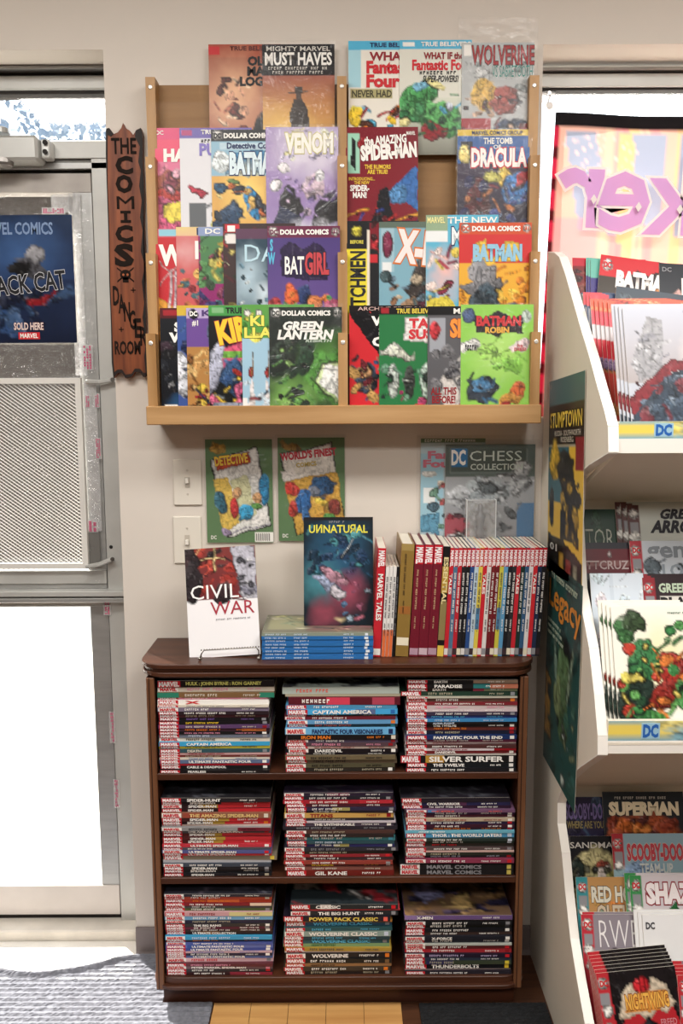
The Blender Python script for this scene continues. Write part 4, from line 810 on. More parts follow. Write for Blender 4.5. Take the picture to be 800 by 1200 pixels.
bput(box('plinth', wood('4c2a1c', '381e14', .45, 'x', 2.5), BXL + .010, BXR - .010, -.195, -.012, .0, S3 - .028, bevel=.002))
tag(bc, 'dark brown wooden bookcase with three shelves full of stacked books', 'bookcase')

# ================================================================== BOOKS
RED = mat('c4202e', .45); WHT = mat('efebe6', .5)
def unit_box(name, material):
    if name in _M: return _M[name]
    me = bpy.data.meshes.new(name); b_ = MB().box(0, 1, -1, 0, 0, 1); me.from_pydata(b_.v, [], b_.f); me.update(); me.materials.append(None); _M[name] = me
    bm = bmesh.new(); bm.from_mesh(me); bmesh.ops.recalc_face_normals(bm, faces=bm.faces[:]); bm.to_mesh(me); bm.free()
    return me
UB = unit_box('print_block', None)
def patch(parent, name, material, x0, z0, w, h, d=.0004, y=0.0):
    o = bpy.data.objects.new(name, UB); link(o, parent); o.material_slots[0].link = 'OBJECT'; o.material_slots[0].material = material
    o.location = (x0, -y, z0); o.scale = (w, d, h); return o
_BK = {}
def book_meshes(L, D, T, hard):
    """cover wrap open on three sides, and the page block inside; local: spine on -y, x along the spine, z up through the thickness"""
    k = (round(L, 4), round(D, 4), round(T, 4), hard)
    if k in _BK: return _BK[k]
    c = .0022 if hard else .0006; ins = .003 if hard else .0012
    a = MB(); a.box(0, L, 0, D, 0, c); a.box(0, L, 0, D, T - c, T); a.box(0, L, 0, c, c, T - c)
    p = MB().box(ins, L - ins, c, D - ins, c, T - c)
    out = []
    for nm, q in (('cover', a), ('page_block', p)):
        me = bpy.data.meshes.new(nm); me.from_pydata(q.v, [], q.f); me.update()
        bm = bmesh.new(); bm.from_mesh(me); bmesh.ops.recalc_face_normals(bm, faces=bm.faces[:]); bm.to_mesh(me); bm.free(); me.materials.append(None); out.append(me)
    _BK[k] = out
    return out
CN = dict(k='black', w='white', r='red', R='dark red', o='orange', y='yellow', g='green', G='dark green', l='lime', b='blue', B='navy', c='light blue', t='teal', p='purple', P='dark purple', m='magenta', n='pink', h='tan', H='brown', S='grey', d='dark grey', i='pale blue', e='cream', z='slate')
def book(name, L, D, T, c, hard=False, rough=.34):
    me, pg = book_meshes(L, D, T, hard)
    o = bpy.data.objects.new(name, me); link(o); o.material_slots[0].link = 'OBJECT'; o.material_slots[0].material = mat(c, rough)
    p = bpy.data.objects.new('page_block', pg); link(p, o); p.material_slots[0].link = 'OBJECT'; p.material_slots[0].material = PAPER
    return o
def spine(o, L, T, spec, seed):
    """spec: title text or '~' for unreadable print, colours and blocks of the spine"""
    c, title, tc, kind, band, badge = spec
    R = random.Random(seed); x = .0
    if kind in 'mM':
        bw = .046 if kind == 'm' else .052
        b_ = patch(o, 'publisher_block', RED, .002, T * .04, bw, T * .92)
        letters('MARVEL', o, .005, T * .16, bw - .006, T * .68, 'f4eeee', depth=.0009, off=.05, name='publisher_name')
        x = bw + .008
    elif kind == 'w':
        b_ = patch(o, 'publisher_block', WHT, .002, T * .06, .046, T * .88); letters('MARVEL', o, .006, T * .2, .038, T * .6, 'c4202e', depth=.0009, off=.05, name='publisher_name'); x = .054
    elif kind == 'g': patch(o, 'spine_end', mat('2c7c64', .5), .0, 0, .05, T); patch(o, 'spine_end', mat('2c7c64', .5), L - .035, 0, .035, T); x = .056
    else: x = .02
    if band:
        for u0, u1, bc_ in band: patch(o, 'spine_band', mat(bc_, .45), L * u0, T * .02, L * (u1 - u0), T * .96, d=.0003)
    if badge:
        patch(o, 'volume_badge', mat(badge, .5), L - .016, T * .12, .010, T * .76)
    x += R.uniform(.006, .016)
    if title and title != '~':
        w_ = min(L - x - .03, max(.03, len(title) * T * .72))
        letters(title, o, x, T * .17, w_, T * .66, tc, depth=.0012, off=.035, name='spine_title'); x += w_ + .01
    elif title == '~':
        w_ = R.uniform(.05, .1); small_print(o, x, T * .25, w_, T * .5, tc, seed, y=.0005); x += w_ + .012
    if L - x > .08 and title is not None and R.random() < .7:
        w_ = R.uniform(.03, .05); small_print(o, L - .03 - w_, T * .3, w_, T * .38, tc, seed + 5, y=.0005, name='author_print')
# each entry: colour, title (~ unreadable), lettering colour, block kind, bands, badge, relative thickness, hardcover
def B(c, t='~', tc='w', k='m', band=None, bd=None, th=1.0, hard=False): return (c, t, tc, k, band, bd, th, hard)
K = '1a181a'
STACKS = {
 'left stack of the top shelf': (176, 797, 908, S1, [B(K, 'HULK : JOHN BYRNE : RON GARNEY', 'd8d878', 'M', th=1.9, hard=True), B('e', '~', 'n', 'w', th=1.5, hard=True), B('H', '~', 'e', 'g', th=1.5, hard=True), B('n', '~', 'w', th=.7), B('w', 'X', 'r', th=1.3), B('e', '~', 'S', th=.7), B('7a7084', '~', 'w', 'w', th=1.2), B('2c2026', '~', 'w'), B('4a2830', '~', 'h'), B(K, '~', 'p', bd='S'), B(K, '~', 'y', bd='S'), B('5c4068', '~', 'e', bd='R'), B('3a2430', '~', 'o', band=((.75, .97, 'a86038'),)), B(K, '~', 'n', bd='w', th=.8), B('6c7484', '~', 'i', bd='S', th=1.1), B('e', '~', 'k', 'w', th=1.2), B('3ca0cc', 'CAPTAIN AMERICA', 'w', th=1.2), B('e0d048', '~', 'd', th=.9), B('34545c', 'DEATH', 'e', bd='S', th=1.1), B('c8a0a0', '~', 'R', th=.7), B('6c3430', '~', 'h', th=.7), B('e', '~', 'b', th=.7), B('5c6c8c', 'ULTIMATE FANTASTIC FOUR', 'w', bd='w', th=1.1), B('c02c3c', None, th=.7), B(K, 'CABLE & DEADPOOL', 'w', bd='w'), B(K, 'FEARLESS', 'w', th=.9)]),
 'middle stack of the top shelf': (335, 806, 908, S1, [B('b8c4bc', '~', 'q', 'n', th=1.7, hard=True), B('h', None, 'w', 'n', th=.7, hard=True), B('5c1c28', '~', 'w', 'n', band=((.34, .55, 'd04058'), (.75, .95, 'b04458')), th=2.0), B('4c90b8', '~', 'w', th=1.1), B('48a8dc', 'CAPTAIN AMERICA', 'w', band=((.62, .80, '5c6c94'),), bd='b', th=1.4), B('2c2c30', '~', 'h', th=.6), B('6c2430', '~', 'w', 'w', th=.9), B('6098c4', '~', 'w', 'w', bd='o', th=1.1), B('283c44', '~', 'q', bd='t'), B('6cb0dc', 'FANTASTIC FOUR VISIONARIES', 'B', 'w', bd='B', th=1.7), B(K, 'IRON MAN', 'o', 'n', bd='e', th=1.3), B('4c4458', '~', 'w', 'w', bd='R', th=.9), B('544048', '~', 'n', bd='R'), B('b8a8a0', '~', 'R', th=.7), B('1c181c', 'DAREDEVIL', 'w', 'w', bd='w', th=1.1), B('28242c', '~', 'w', th=.6), B('6c6048', '~', 'k', th=1.1), B('5c5040', '~', 'k', th=1.1), B('54503c', '~', 'k', 'w', th=1.1), B('2c2824', '~', 'h', bd='w', th=1.1)]),
 'right stack of the top shelf': (485, 797, 908, S1, [B('1c1c1e', 'EARTH', 'w', band=((.6, 1, '98806c'),)), B('1c1c1e', 'PARADISE', 'w', band=((.6, .75, '2c7474'), (.75, 1, 'b06c54')), th=1.3), B('1c1c1e', 'EARTH', 'w', band=((.6, .7, 'a03c54'), (.7, 1, '848c6c'))), B('243c30', '~', 'h', 'm', bd='S', th=1.3, hard=True), B('b8b4a4', None, 'w', th=.5), B('5c4038', '~', 'w', 'w', bd='o', th=1.1), B('7c2830', '~', 'w', th=.9), B('c8b8b8', '~', 'n', 'm', th=1.1), B('d0c0c4', '~', 'w', 'w', th=.7), B('3c3448', '~', 'w', bd='S'), B('2c3c74', '~', 'c', th=.9), B('3c84b8', '~', 'i', 'w', th=.9), B(K, 'ALPHA FLIGHT', 'i', th=.7), B(K, 'THE TWELVE', 'w', bd='w', th=.9), B('5c2c28', '~', 'o', bd='r'), B('1c2034', '~', 'h', 'w', bd='R', th=1.1), B('1c3060', 'FANTASTIC FOUR THE END', 'w', bd='w', th=1.2), B('6c3048', '~', 'w', 'w', th=.9), B('c4b0b0', '~', 'R', bd='e', th=.7), B('4c2c2c', '~', 'w'), B('d0c4c8', '~', 'R', 'w', band=((.8, 1, 'R'),), th=.7), B('6c2428', 'DAREDEVIL', 'w', bd='w', th=.9), B('b4b0a8', None, 'w', 'm', th=.5), B('18181a', 'SILVER SURFER', 'w', band=((.22, .38, 'b88c38'),), bd='w', th=2.2, hard=True), B('181c20', 'THE TWELVE', 'w', bd='w', th=1.2), B('1c1c20', '~', 'w', bd='w', th=1.1)]),
 'left stack of the middle shelf': (182, 934, 1028, S2, [B('242226', 'SPIDER-HUNT', 'w', th=1.2), B('241c20', 'SPIDER-MAN', 'w', band=((.55, 1, 'b02830'),)), B('2c1c1e', 'SPIDER-MAN', 'w', 'w', band=((.34, .52, 'b08c38'), (.52, 1, 'c02c34')), th=1.1), B('2c1c1e', 'SPIDER-MAN', 'w', band=((.52, 1, 'c02c34'),), bd='r'), B('8c5c48', 'THE AMAZING SPIDER-MAN', 'e0c080', 'w', band=((.2, .48, '984838'),), bd='e', th=1.5), B('3c2020', 'SPIDER-MAN', 'w', band=((.38, .62, 'a88838'), (.62, 1, 'c02c34')), th=1.1), B('2c1c1e', 'SPIDER-MAN', 'w', band=((.38, .58, 'a88838'), (.58, 1, 'c02c34')), bd='o'), B('d0b8b0', None, 'R', th=.6), B('8c8c8c', '~', 'k', 'w', band=((.7, 1, '6c2030'),), th=1.1), B('4c4c50', 'THE AMAZING SPIDER-MAN', 'w', bd='r'), B('4c2020', 'SPIDER-MAN', 'w', band=((.4, .55, 'a88838'), (.55, 1, 'b82c34'))), B('4c2020', 'SPIDER-MAN', 'w', band=((.4, .58, 'a88838'), (.58, 1, 'b82c34'))), B('4c2020', 'SPIDER-MAN', 'w', band=((.4, .56, 'a88838'), (.56, 1, 'b82c34'))), B('c03844', 'ULTIMATE SPIDER-MAN', 'w', bd='w'), B('4c4c54', '~', 'w', th=.6), B('54588c', 'ULTIMATE SPIDER-MAN', 'w', 'w', bd='r'), B('c83840', 'ULTIMATE SPIDER-MAN', 'w', bd='w'), B('7c7464', None, 'w', 'm', bd='e0c84c', th=1.4, hard=True), B('b4b4b8', None, 'w', 'n', th=.8), B('3c4450', '~', 'w', 'w'), B('1c1c20', 'SPIDER-MAN', 'w', bd='S'), B('1c1c20', 'SPIDER-MAN', 'w', bd='S'), B('1c1c20', 'SPIDER-MAN', 'w', bd='h', th=.9)]),
 'middle stack of the middle shelf': (334, 930, 1028, S2, [B('2c2434', '~', 'w', 'w', band=((.4, .6, '6c3048'),)), B('24242c', '~', 'w', bd='S'), B('9c2430', '~', 'w', band=((.7, 1, 'b42c38'),)), B('4c2028', '~', 'w'), B('302c44', '~', 'w', band=((.42, .58, 'a0985c'),), bd='S'), B('28242c', '~', 'w', bd='w', th=.8), B('c8a058', 'TITANS', 'R', 'w', bd='R', th=1.5), B('2c282c', '~', 'e', th=.7), B('c4bcc4', None, 'w', th=.6), B('4c4454', 'THE UNTHINKABLE', 'w', bd='w', th=1.1), B('2c2830', '~', 'S', 'n', th=1.1, hard=True), B('4c3430', '~', 'h', 'w'), B('2c2424', '~', 'w'), B('3c8088', '~', 'w', 'w', bd='c', th=1.3), B('2c4c54', '~', 'i'), B('2c2c5c', '~', 'w', band=((.44, .58, 'a0985c'),), bd='w'), B('2c2c34', '~', 'S', 'w', bd='S', th=1.2, hard=True), B('24201c', '~', 'h', th=.9), B('8c2830', '~', 'w', bd='r', th=.9), B('3c2c30', '~', 'w', 'w'), B('8c3c34', '~', 'w', bd='S'), B('5c2c28', 'WOLVERINE', 'y', bd='w'), B('7c4c44', '~', 'e', 'w'), B('6c201c', 'GIL KANE', 'w', th=1.6)]),
 'right stack of the middle shelf': (474, 936, 1028, S2, [B('242028', None, 'w', 'm', th=1.4), B('28284c', 'CIVIL WARRIOR', 'w', 'w', band=((.4, .6, '54304c'),), th=1.1), B('301c30', '~', 'w'), B('70506c', '~', 'q', 'w', band=((.2, .28, '4c80b0'),), th=.9), B('34203c', '~', 'w', bd='w'), B('4c2030', '~', 'w', bd='w'), B('b8a890', '~', 'R', bd='w'), B('2c2440', '~', 'w', 'w', bd='r'), B('3c1c2c', '~', 'w', bd='w'), B('342430', '~', 'o', bd='r', th=.8), B('6cb0c4', '~', 'w', 'n', th=.9), B('4c94bc', 'THOR : THE WORLD EATERS', 'w', 'm', bd='i', th=1.5), B('283430', '~', 'w', 'w', bd='i'), B('203028', '~', 'w', bd='i'), B('302c28', '~', 'r'), B('544444', '~', 'w', bd='S'), B('c8a8a0', None, 'R', th=.6), B('2c3028', '~', 'h', 'w', th=1.1), B('24242c', '~', 'i', bd='r'), B('883850', '~', 'w', 'w', bd='r', th=1.3), B('241c20', None, 'w', 'n', th=.6), B('1c1c1e', 'MARVEL COMICS', 'S', 'w', bd='c8b85c', th=1.8, hard=True), B('1c1c1e', 'MARVEL COMICS', 'S', 'w', bd='c8b85c', th=1.8, hard=True)]),
 'left stack of the bottom shelf': (191, 1046, 1144, S3, [B('2c2830', '~', 'w', 'w', th=.9), B('b84c38', '~', 'w', 'w', bd='e', th=1.3), B('a83828', '~', 'o', band=((.4, .7, 'd06438'),)), B('7c2028', '~', 'w', band=((.8, 1, 'e0c8b0'),)), B('4c4c50', '~', 'w', 'w', th=.9), B('4c5c34', '~', 'w', bd='S'), B('c89ca0', '~', 'R', band=((.6, 1, 'd0c88c'),), th=1.4), B('6ca0c4', '~', 'w', 'w', th=1.3), B('28283c', '~', 'h', 'w', th=1.1), B('343030', 'THE BIG BANG', 'w', bd='w'), B('5c2438', '~', 'w', bd='S'), B('3c2c28', '~', 'w', bd='w'), B('281c1c', 'ULTIMATE COLLECTION', 'w', band=((.3, .5, '8c5c2c'),)), B('3c98c4', '~', 'i', 'w', th=1.3), B('26262c', '~', 'o'), B('48589c', '~', 'w', 'w', th=.9), B('6070b0', 'ULTIMATE FANTASTIC FOUR', 'w', band=((.2, .4, '34549c'),), bd='w'), B('3c4c94', 'ULTIMATE FANTASTIC FOUR', 'w', bd='w'), B('c0a0a8', '~', 'b', th=.6), B('24243c', '~', 'w', bd='w'), B('5068a4', 'ULTIMATE FANTASTIC FOUR', 'w'), B('d8b4bc', '~', 'r', 'w', bd='S', th=1.4), B('5c2c34', '~', 'n'), B('6c545c', 'PETER PARKER, SPIDER-MAN', 'w', 'w', bd='n'), B('2c2c30', '~', 'w', bd='r'), B('341c20', '~', 'w', band=((.6, 1, '8c2c3c'),))]),
 'middle stack of the bottom shelf': (333, 1060, 1144, S3, [B('20282c', 'CLASSIC', 'w', band=((.28, .38, 'd0c8c0'),), bd='r', th=1.2), B('b84044', None, 'w', 'n', th=.5), B('282c30', 'THE BIG HUNT', 'w', 'w', bd='S', th=1.2), B('201c28', 'POWER PACK CLASSIC', 'e8d060', 'm', bd='q', th=1.4), B('b07c3c', None, 'w', 'n', th=.5), B('2c4c64', 'WOLVERINE CLASSIC', 'c', 'm', bd='S', th=1.2), B('285054', '~', 'c'), B('8ca098', 'WOLVERINE CLASSIC', 'w', 'w', bd='i', th=1.4), B('243c44', '~', 'c', 'm', th=.9), B('2c5860', 'WOLVERINE CLASSIC', 'c', bd='S', th=1.2), B('7c9c6c', '~', 'G', th=.9), B('a88c3c', '~', 'd'), B('c8b8b4', None, 'R', 'w', th=.6), B('1c1c20', 'WOLVERINE', 'w', 'w', bd='o', th=1.4), B('20201e', '~', 'w', bd='H', th=1.2), B('8c6844', '~', 'k', th=.8), B('3c342c', '~', 'w', bd='o', th=1.1), B('28201e', '~', 'h', bd='S', th=1.1)]),
 'right stack of the bottom shelf': (482, 1073, 1144, S3, [B('6c5484', 'X-MEN', 'w', 'n', band=((.0, .12, '8c74a4'),), th=1.2), B('d0bcc0', None, 'R', 'm', th=.5), B('1c1c1e', '~', 'w', 'w', bd='S', th=1.1), B('20201e', '~', 'w', bd='d', th=1.1), B('1c1c20', '~', 'w', bd='w', th=1.1), B('3c2c28', '~', 'w', th=.9), B('24242c', 'X-FORCE', 'w', 'w', bd='w', th=1.1), B('2c3038', '~', 'w', bd='w', th=1.1), B('b8bcb4', None, 'R', 'w', th=.6), B('5c2424', '~', 'w', 'w', bd='r', th=1.1), B('a02c34', '~', 'w', bd='R', th=1.1), B('241c2c', '~', 'v', 'w', bd='r', th=1.1), B('2c3444', '~', 'w', th=.9), B('3c4434', '~', 'h', 'm', band=((.2, .45, '2c2c54'),), bd='e0c840', th=1.2), B('1c1c20', 'THUNDERBOLTS', 'w', 'M', bd='y', th=1.5), B('d8c4c4', None, 'R', 'n', th=.5), B('28242c', '~', 'w', th=.9)]),
}
ORD = ['topmost', 'second', 'third', 'fourth', 'fifth', 'sixth', 'seventh', 'eighth', 'ninth', 'tenth', 'eleventh', 'twelfth', 'thirteenth', 'fourteenth', 'fifteenth', 'sixteenth', 'seventeenth', 'eighteenth', 'nineteenth', 'twentieth', 'twenty-first', 'twenty-second', 'twenty-third', 'twenty-fourth', 'twenty-fifth', 'twenty-sixth']
NAMED = {k: np.array(lin(k)) ** .45 for k in CN}
def cname(c):
    if c in CN: return CN[c]
    v = np.array(lin(c)) ** .45
    return CN[min(NAMED, key=lambda k: ((NAMED[k] - v) ** 2).sum())]
bi = 0
for sname, (pl, pt, pbm, zs, books) in STACKS.items():
    yf = -.2175; x0 = at(pl, (pt + pbm) / 2, y=yf).x; H_ = at(400, pt, y=yf).z - zs - .001; tot = sum(b[6] for b in books)
    z = zs + .0004; R = random.Random(pl * 7 + pt)
    zlist = []
    for b in reversed(books): zlist.append(z); z += H_ * b[6] / tot
    for n_, (b, z_) in enumerate(zip(books, reversed(zlist))):
        T = H_ * b[6] / tot - .0003; bi += 1
        L = .272 if b[7] else R.choice((.2585, .2595, .2575)); D = .180 if b[7] else .168
        T = round(T, 4)
        o = book('hardcover_book' if b[7] else 'paperback_book', L, D, T, b[0], b[7])
        spine(o, L, T, b[:6], bi)
        jx = R.uniform(-.004, .004) + (-.004 if b[7] else 0); jy = R.uniform(-.002, .006)
        if sname.startswith('right stack of the middle') and n_ < 3: jx -= .008
        elif sname.startswith('right stack of the middle'): jx += .012
        if sname.startswith('middle stack of the bottom') and n_ < 3: jx += .012
        if b[3] == 'n' and not b[7]: jx += .004
        xx_ = min(max(x0 + jx, BXL + .0235), BXR - .0235 - L); o.location = (xx_, yf + jy, z_); o.rotation_euler = (0, 0, math.radians(R.uniform(-.7, .7)))
        if n_ == 0:          # the top book's cover shows
            R2 = random.Random(bi)
            cov = {'left stack of the bottom shelf': ['282830', '3c3c48', '5c5460', 'a0a0a8'], 'middle stack of the bottom shelf': ['2c3438', '485458', 'a03038', 'd8d4d0', '1c2426'], 'right stack of the bottom shelf': ['6c5440', '8c6c48', '483c58', 'c0a070', '34304c']}.get(sname, [b[0], '2c2c30', '4c4c54'])
            ink = [('s', .0, .0, 1, 1, 34, bi, cov, .14)]
            if sname.startswith('right stack of the bottom'): ink += [('p', [(.05, .2), (.3, .1), (.4, .5), (.2, .7)], '8c8cb4'), ('p', [(.45, .55), (.6, .4), (.7, .8), (.5, .9)], 'd0b074')]
            if sname.startswith('middle stack of the bottom'): ink += [('r', .03, .1, .25, .6, 'd0ccc8'), ('p', [(.25, .6), (.4, .1), (.46, .7)], 'a83038')]
            s_ = sheet('cover_art', L - .002, D - .002, .0003, cov[0], ink, nu=30, nv=20, parent=o)
            s_.location = (.001, .001, T + .0005); s_.rotation_euler = (math.radians(-90), 0, 0)
        pos = 'bottom' if n_ == len(books) - 1 else ORD[n_]
        tag(o, '%s-spined %s, %s book%s in the %s' % (cname(b[0]), 'hardcover' if b[7] else 'paperback', pos, '' if n_ == 0 or pos == 'bottom' else ' from the top', sname), 'book', 'books stacked in the bookcase')

# ---- row of upright books on top
YS = -.185                                       # spine plane
zt_ = BZ + .0005
def up_book(px, wpx, c, label, title='~', tc='w', kind='m', bands=(), h=.2585, hard=False, foot=None):
    T = wpx / (1020 / (2.167 + YS + .08)) ; T = max(.004, T - .0004); D = .176 if hard else .168
    o = book('upright_hardcover' if hard else 'upright_paperback', h, D, round(T, 4), c, hard)
    bi_ = int(px * 10)
    # local x runs up the spine; reading from the top down means lettering turned round
    hold = empty('spine_print')                  # print frame: x down from the head
    def pp(nm, m_, a, b, d=.0004): patch(hold, nm, m_, a * h, T * .04, (b - a) * h, T * .92, d)
    for a, b, c_ in bands: pp('spine_band', mat(c_, .45), a, b, .0003)
    x = .02
    if kind in 'mw':
        pp('publisher_block', RED if kind == 'm' else WHT, .004, .17); letters('MARVEL', hold, .006, T * .16, .038, T * .68, 'f4eeee' if kind == 'm' else 'c4202e', depth=.0009, off=.045, name='publisher_name'); x = .055
    if title == '~': small_print(hold, x + .004, T * .3, .10, min(.004, T * .44), tc, bi_, y=.0005); small_print(hold, x + .115, T * .34, .03, min(.003, T * .36), tc, bi_ + 3, y=.0005)
    elif title: letters(title, hold, x + .006, T * .2, min(.11, len(title) * T * .8 + .01), T * .6, tc, depth=.0012, off=.03, name='spine_title')
    if foot: pp('volume_badge', mat(foot, .5), .925, .985)
    a = at(px, 769, y=YS)
    # stand it up: local x -> up, local z (thickness) -> to the left, spine stays towards the viewer; it leans a little to the right
    lean = math.radians(3.0)
    X = Vector((math.sin(lean), 0, math.cos(lean))); Y = Vector((0, 1, 0)); Z = X.cross(Y); W = Vector((a.x + T * math.cos(lean), YS, zt_))
    H = Matrix.Translation((h, 0, T)) @ Matrix.Rotation(math.pi, 4, 'Y')
    for c_ in list(hold.children): bm_ = H @ c_.matrix_basis; c_.parent = o; c_.matrix_basis = bm_
    bpy.data.objects.remove(hold)
    o.matrix_world = Matrix(((X.x, Y.x, Z.x, W.x), (X.y, Y.y, Z.y, W.y), (X.z, Y.z, Z.z, W.z), (0, 0, 0, 1)))
    return tag(o, label, 'book', 'upright books on top of the bookcase')
G_ = 'upright on the bookcase top'
up_book(436, 9.5, 'c02834', 'upright red paperback at the left end of the row beside the blue stack', 'MARVEL TALES', 'w', 'm', foot='w')
for i in range(3): up_book(446.5 + i * 4.2, 4, 'e2e0dc', 'slim white paperback with an orange foot, %s of three beside the gold-brown book' % ('leftmost', 'middle one', 'rightmost')[i], '~', 'd', 'n', ((.70, 1, 'd86c3c'),), h=.215)
up_book(459, 3, K, 'thin short black paperback against the thick gold-brown book', '~', 'S', 'n', h=.215)
up_book(463, 15, '8c7038', 'thick gold-brown hardcover standing in the upright row, tallest of all', '~', '4c3820', 'n', ((.0, .06, 'a08850'), (.55, .62, '9c6430'), (.83, .9, 'e8e0c8')), h=.268, hard=True)
for i in range(3): up_book(479 + i * 10.8, 10.6, '701c2c', 'maroon hardcover, %s of three next to the gold-brown book' % ('leftmost', 'middle one', 'rightmost')[i], '~', 'd0b088', 'm', h=.266, hard=True, foot=('b090a0', 'c8b0b8', 'b090a0')[i])
up_book(511.5, 8, K, 'black and gold paperback between the maroon hardcovers and the red ones', 'ESSENTIAL', 'e8d8a0', 'n', ((.18, .42, 'b89440'), (.5, .85, '8c7c50'), (.9, 1, 'e0c050')), h=.262)
ROW = [('c02834', 'TALES', 'red paperback with white lettering just right of the black and gold one'), ('50708c', '~', 'slate blue paperback, first blue one right of the black and gold book'), ('b82834', '~', 'red paperback following the slate blue one in the upright row'), ('242428', '~', 'black paperback, left one of the pair in the middle of the row'), ('1c1c20', '~', 'black paperback, right one of the pair in the middle of the row'), ('2c4c84', '~', 'dark blue paperback between the black pair and a white spine'), ('b8ccd8', '~', 'white and pale blue paperback right of the dark blue one'), ('d8c450', '~', 'yellow paperback left of the middle red lettered spine'), ('c42834', 'TALES', 'middle red lettered paperback between the yellow and the white spines'), ('dcd8d4', '~', 'white paperback right of the middle red lettered spine'), ('702428', '~', 'dark red paperback, left one of a pair right of the row centre'), ('6c2028', '~', 'dark red paperback, right one of a pair right of the row centre'), ('c8c048', '~', 'yellow-green paperback right of the dark red pair'), ('5c98c0', '~', 'light blue paperback next to the yellow-green one'), ('1c1e24', '~', 'black paperback just right of the light blue one'), ('2c2c30', '~', 'dark grey paperback left of the last but one red spine'), ('c02834', 'TALES', 'red lettered paperback between dark grey and dark green spines'), ('1c3430', '~', 'dark green paperback near the right end of the upright row'), ('34587c', '~', 'steel blue paperback near the right end of the upright row'), ('dcd8d8', '~', 'white paperback near the right end of the upright row'), ('c82c34', 'TALES', 'red paperback third from the right end of the upright row'), ('24304c', '~', 'navy paperback second from the right end of the upright row'), ('1c1c20', '~', 'black paperback with red head at the right end of the upright row')]
px = 519.5; wr = 112.0 / len(ROW)
for i, (c, t, lb) in enumerate(ROW):
    up_book(px, wr, c, lb, t, 'w' if cname(c) not in ('white', 'yellow', 'cream', 'pale blue') else 'd', 'm', ((.55, .75, '4c80a8'),) if i in (7, 12) else (), foot=('d8d4d0', 'S', '3c2c30', 'e0d8c0')[i % 4]); px += wr

# ---- stack of blue books and the two display copies
BL = at(307, 773, z=zt_); x0 = BL.x; yb = BL.y; wz_ = (at(307, 742, y=yb).z - zt_) / 8
for i in range(8):
    T = wz_ - .0002; o = book('blue_paperback', .2585, .168, round(T, 4), '2c6cac' if i < 7 else '8a9484')
    small_print(o, .008, T * .3, .05, T * .42, 'd8e4f0', 40 + i, y=.0001); small_print(o, .075, T * .3, .035, T * .42, 'd8e4f0', 60 + i, y=.0001); small_print(o, .19, T * .3, .024, T * .42, 'd8e4f0', 50 + i, y=.0001)
    patch(o, 'spine_end_print', mat('e4eaf0', .5), .2385 + .001 * (i % 3), T * .1, .009 - .002 * (i % 2), T * .75)
    o.location = (x0 + (i % 3 - 1) * .0006, yb + .002 * (i % 2), zt_ + i * wz_)
    if i == 7:
        s_ = sheet('cover_art', .256, .166, .0003, '7c7c6c', [('r', .03, .08, .38, .85, '9c9c7c'), ('r', .4, .05, .98, .9, '846c64'), ('s', .05, .1, .35, .8, 16, 61, ['d0d090', '8c9c80', 'e0dcc0'], .07), ('s', .42, .1, .95, .9, 34, 62, ['b07880', '6c7470', 'c8a890', '8c5c68', '4c5450'], .08)], nu=40, nv=28, parent=o)
        s_.location = (.001, .001, T + .0005); s_.rotation_euler = (math.radians(-90), 0, 0)
    tag(o, 'blue-spined paperback, %s in the stack under the dark comic' % ('lowest', 'second from the bottom', 'third from the bottom', 'fourth from the bottom', 'fifth from the bottom', 'sixth from the bottom', 'highest blue one', '')[i] if i < 7 else 'grey-green topmost book of the blue stack, its cover art facing up', 'book', 'stack of blue paperbacks')
zst = zt_ + 8 * wz_ + .001
q = at(394, 733, z=zst)
comic('dark teal and black book with yellow UNNATURAL lettering standing on the blue stack', 356, 733, (0, q.y, zst), 9, '16242e', [('E', .5, .35, .6, .45, '2c5c7c'), ('E', .2, .6, .4, .3, '4c8c98'), ('s', .05, .12, .95, .55, 40, 71, ['2c5878', '3c7c90', '1c3448', '58a0a8', '244060'], .09), ('E', .65, .7, .35, .25, 'a04c60'), ('E', .3, .9, .3, .2, '8c4454'), ('e', .35, .62, .28, .05, 'a0acc8', 28), ('e', .5, .7, .12, .05, 'c8c4cc', 40), ('e', .42, .55, .2, .045, 'b88c9c', 25), ('l', .55, .38, .72, .2, .012, 'e0e8ec'), ('s', .55, .6, .95, .95, 12, 72, ['c8788c', '4c6c8c', '8c5068', 'a0b8c8'], .05), ('E', .5, .95, .12, .03, 'e0d0a0'), ('r', 0, 0, 1, .03, '1c1c20')],
      [('UNNATURAL'.replace('NN', 'ИN').replace('RAL', 'ЯAL'), .08, .07, .92, .145, 'e4dc4c', {'b': .02}), ('~', .37, .035, .6, .055, 'S', {'b': 0})], thick=.014, w=.166, h=.2585, corner='bl', cat='book', name='display_book', coat=.5)
cw = comic('white book with CIVIL WAR lettering and a red and dark picture, on a wire stand', 222, 772, (0, -.178, BZ + .012), 14, 'efeef0', [('g', 0, .48, '7c3430', '6c2c30'), ('s', .0, .0, .7, .48, 40, 81, ['2c2024', 'a03830', 'c85040', '402c30', '7c2c2c'], .10), ('p', [(.65, 0), (1, 0), (1, .48), (.8, .48)], 'b8b8c4'), ('s', .75, .1, 1, .48, 18, 82, ['8c8c9c', 'c8c8d0', '54545c'], .06), ('l', .42, 0, .42, .22, .02, 'f0d89c'), ('l', .22, .1, .56, .1, .016, 'f0d89c'), ('l', .16, .04, .22, .0, .016, 'e8a878'), ('e', .1, .3, .12, .2, '2c2428')],
           [('CIVIL', .06, .34, .74, .47, 'f4f2f0', {'b': .0}), ('WAR', .33, .50, .95, .62, 'a83040', {'b': .0}), ('~', .4, .655, .9, .67, 'S', {'b': 0})], thick=.012, w=.1675, h=.2575, corner='bl', roll=3.6, cat='book', name='display_book')
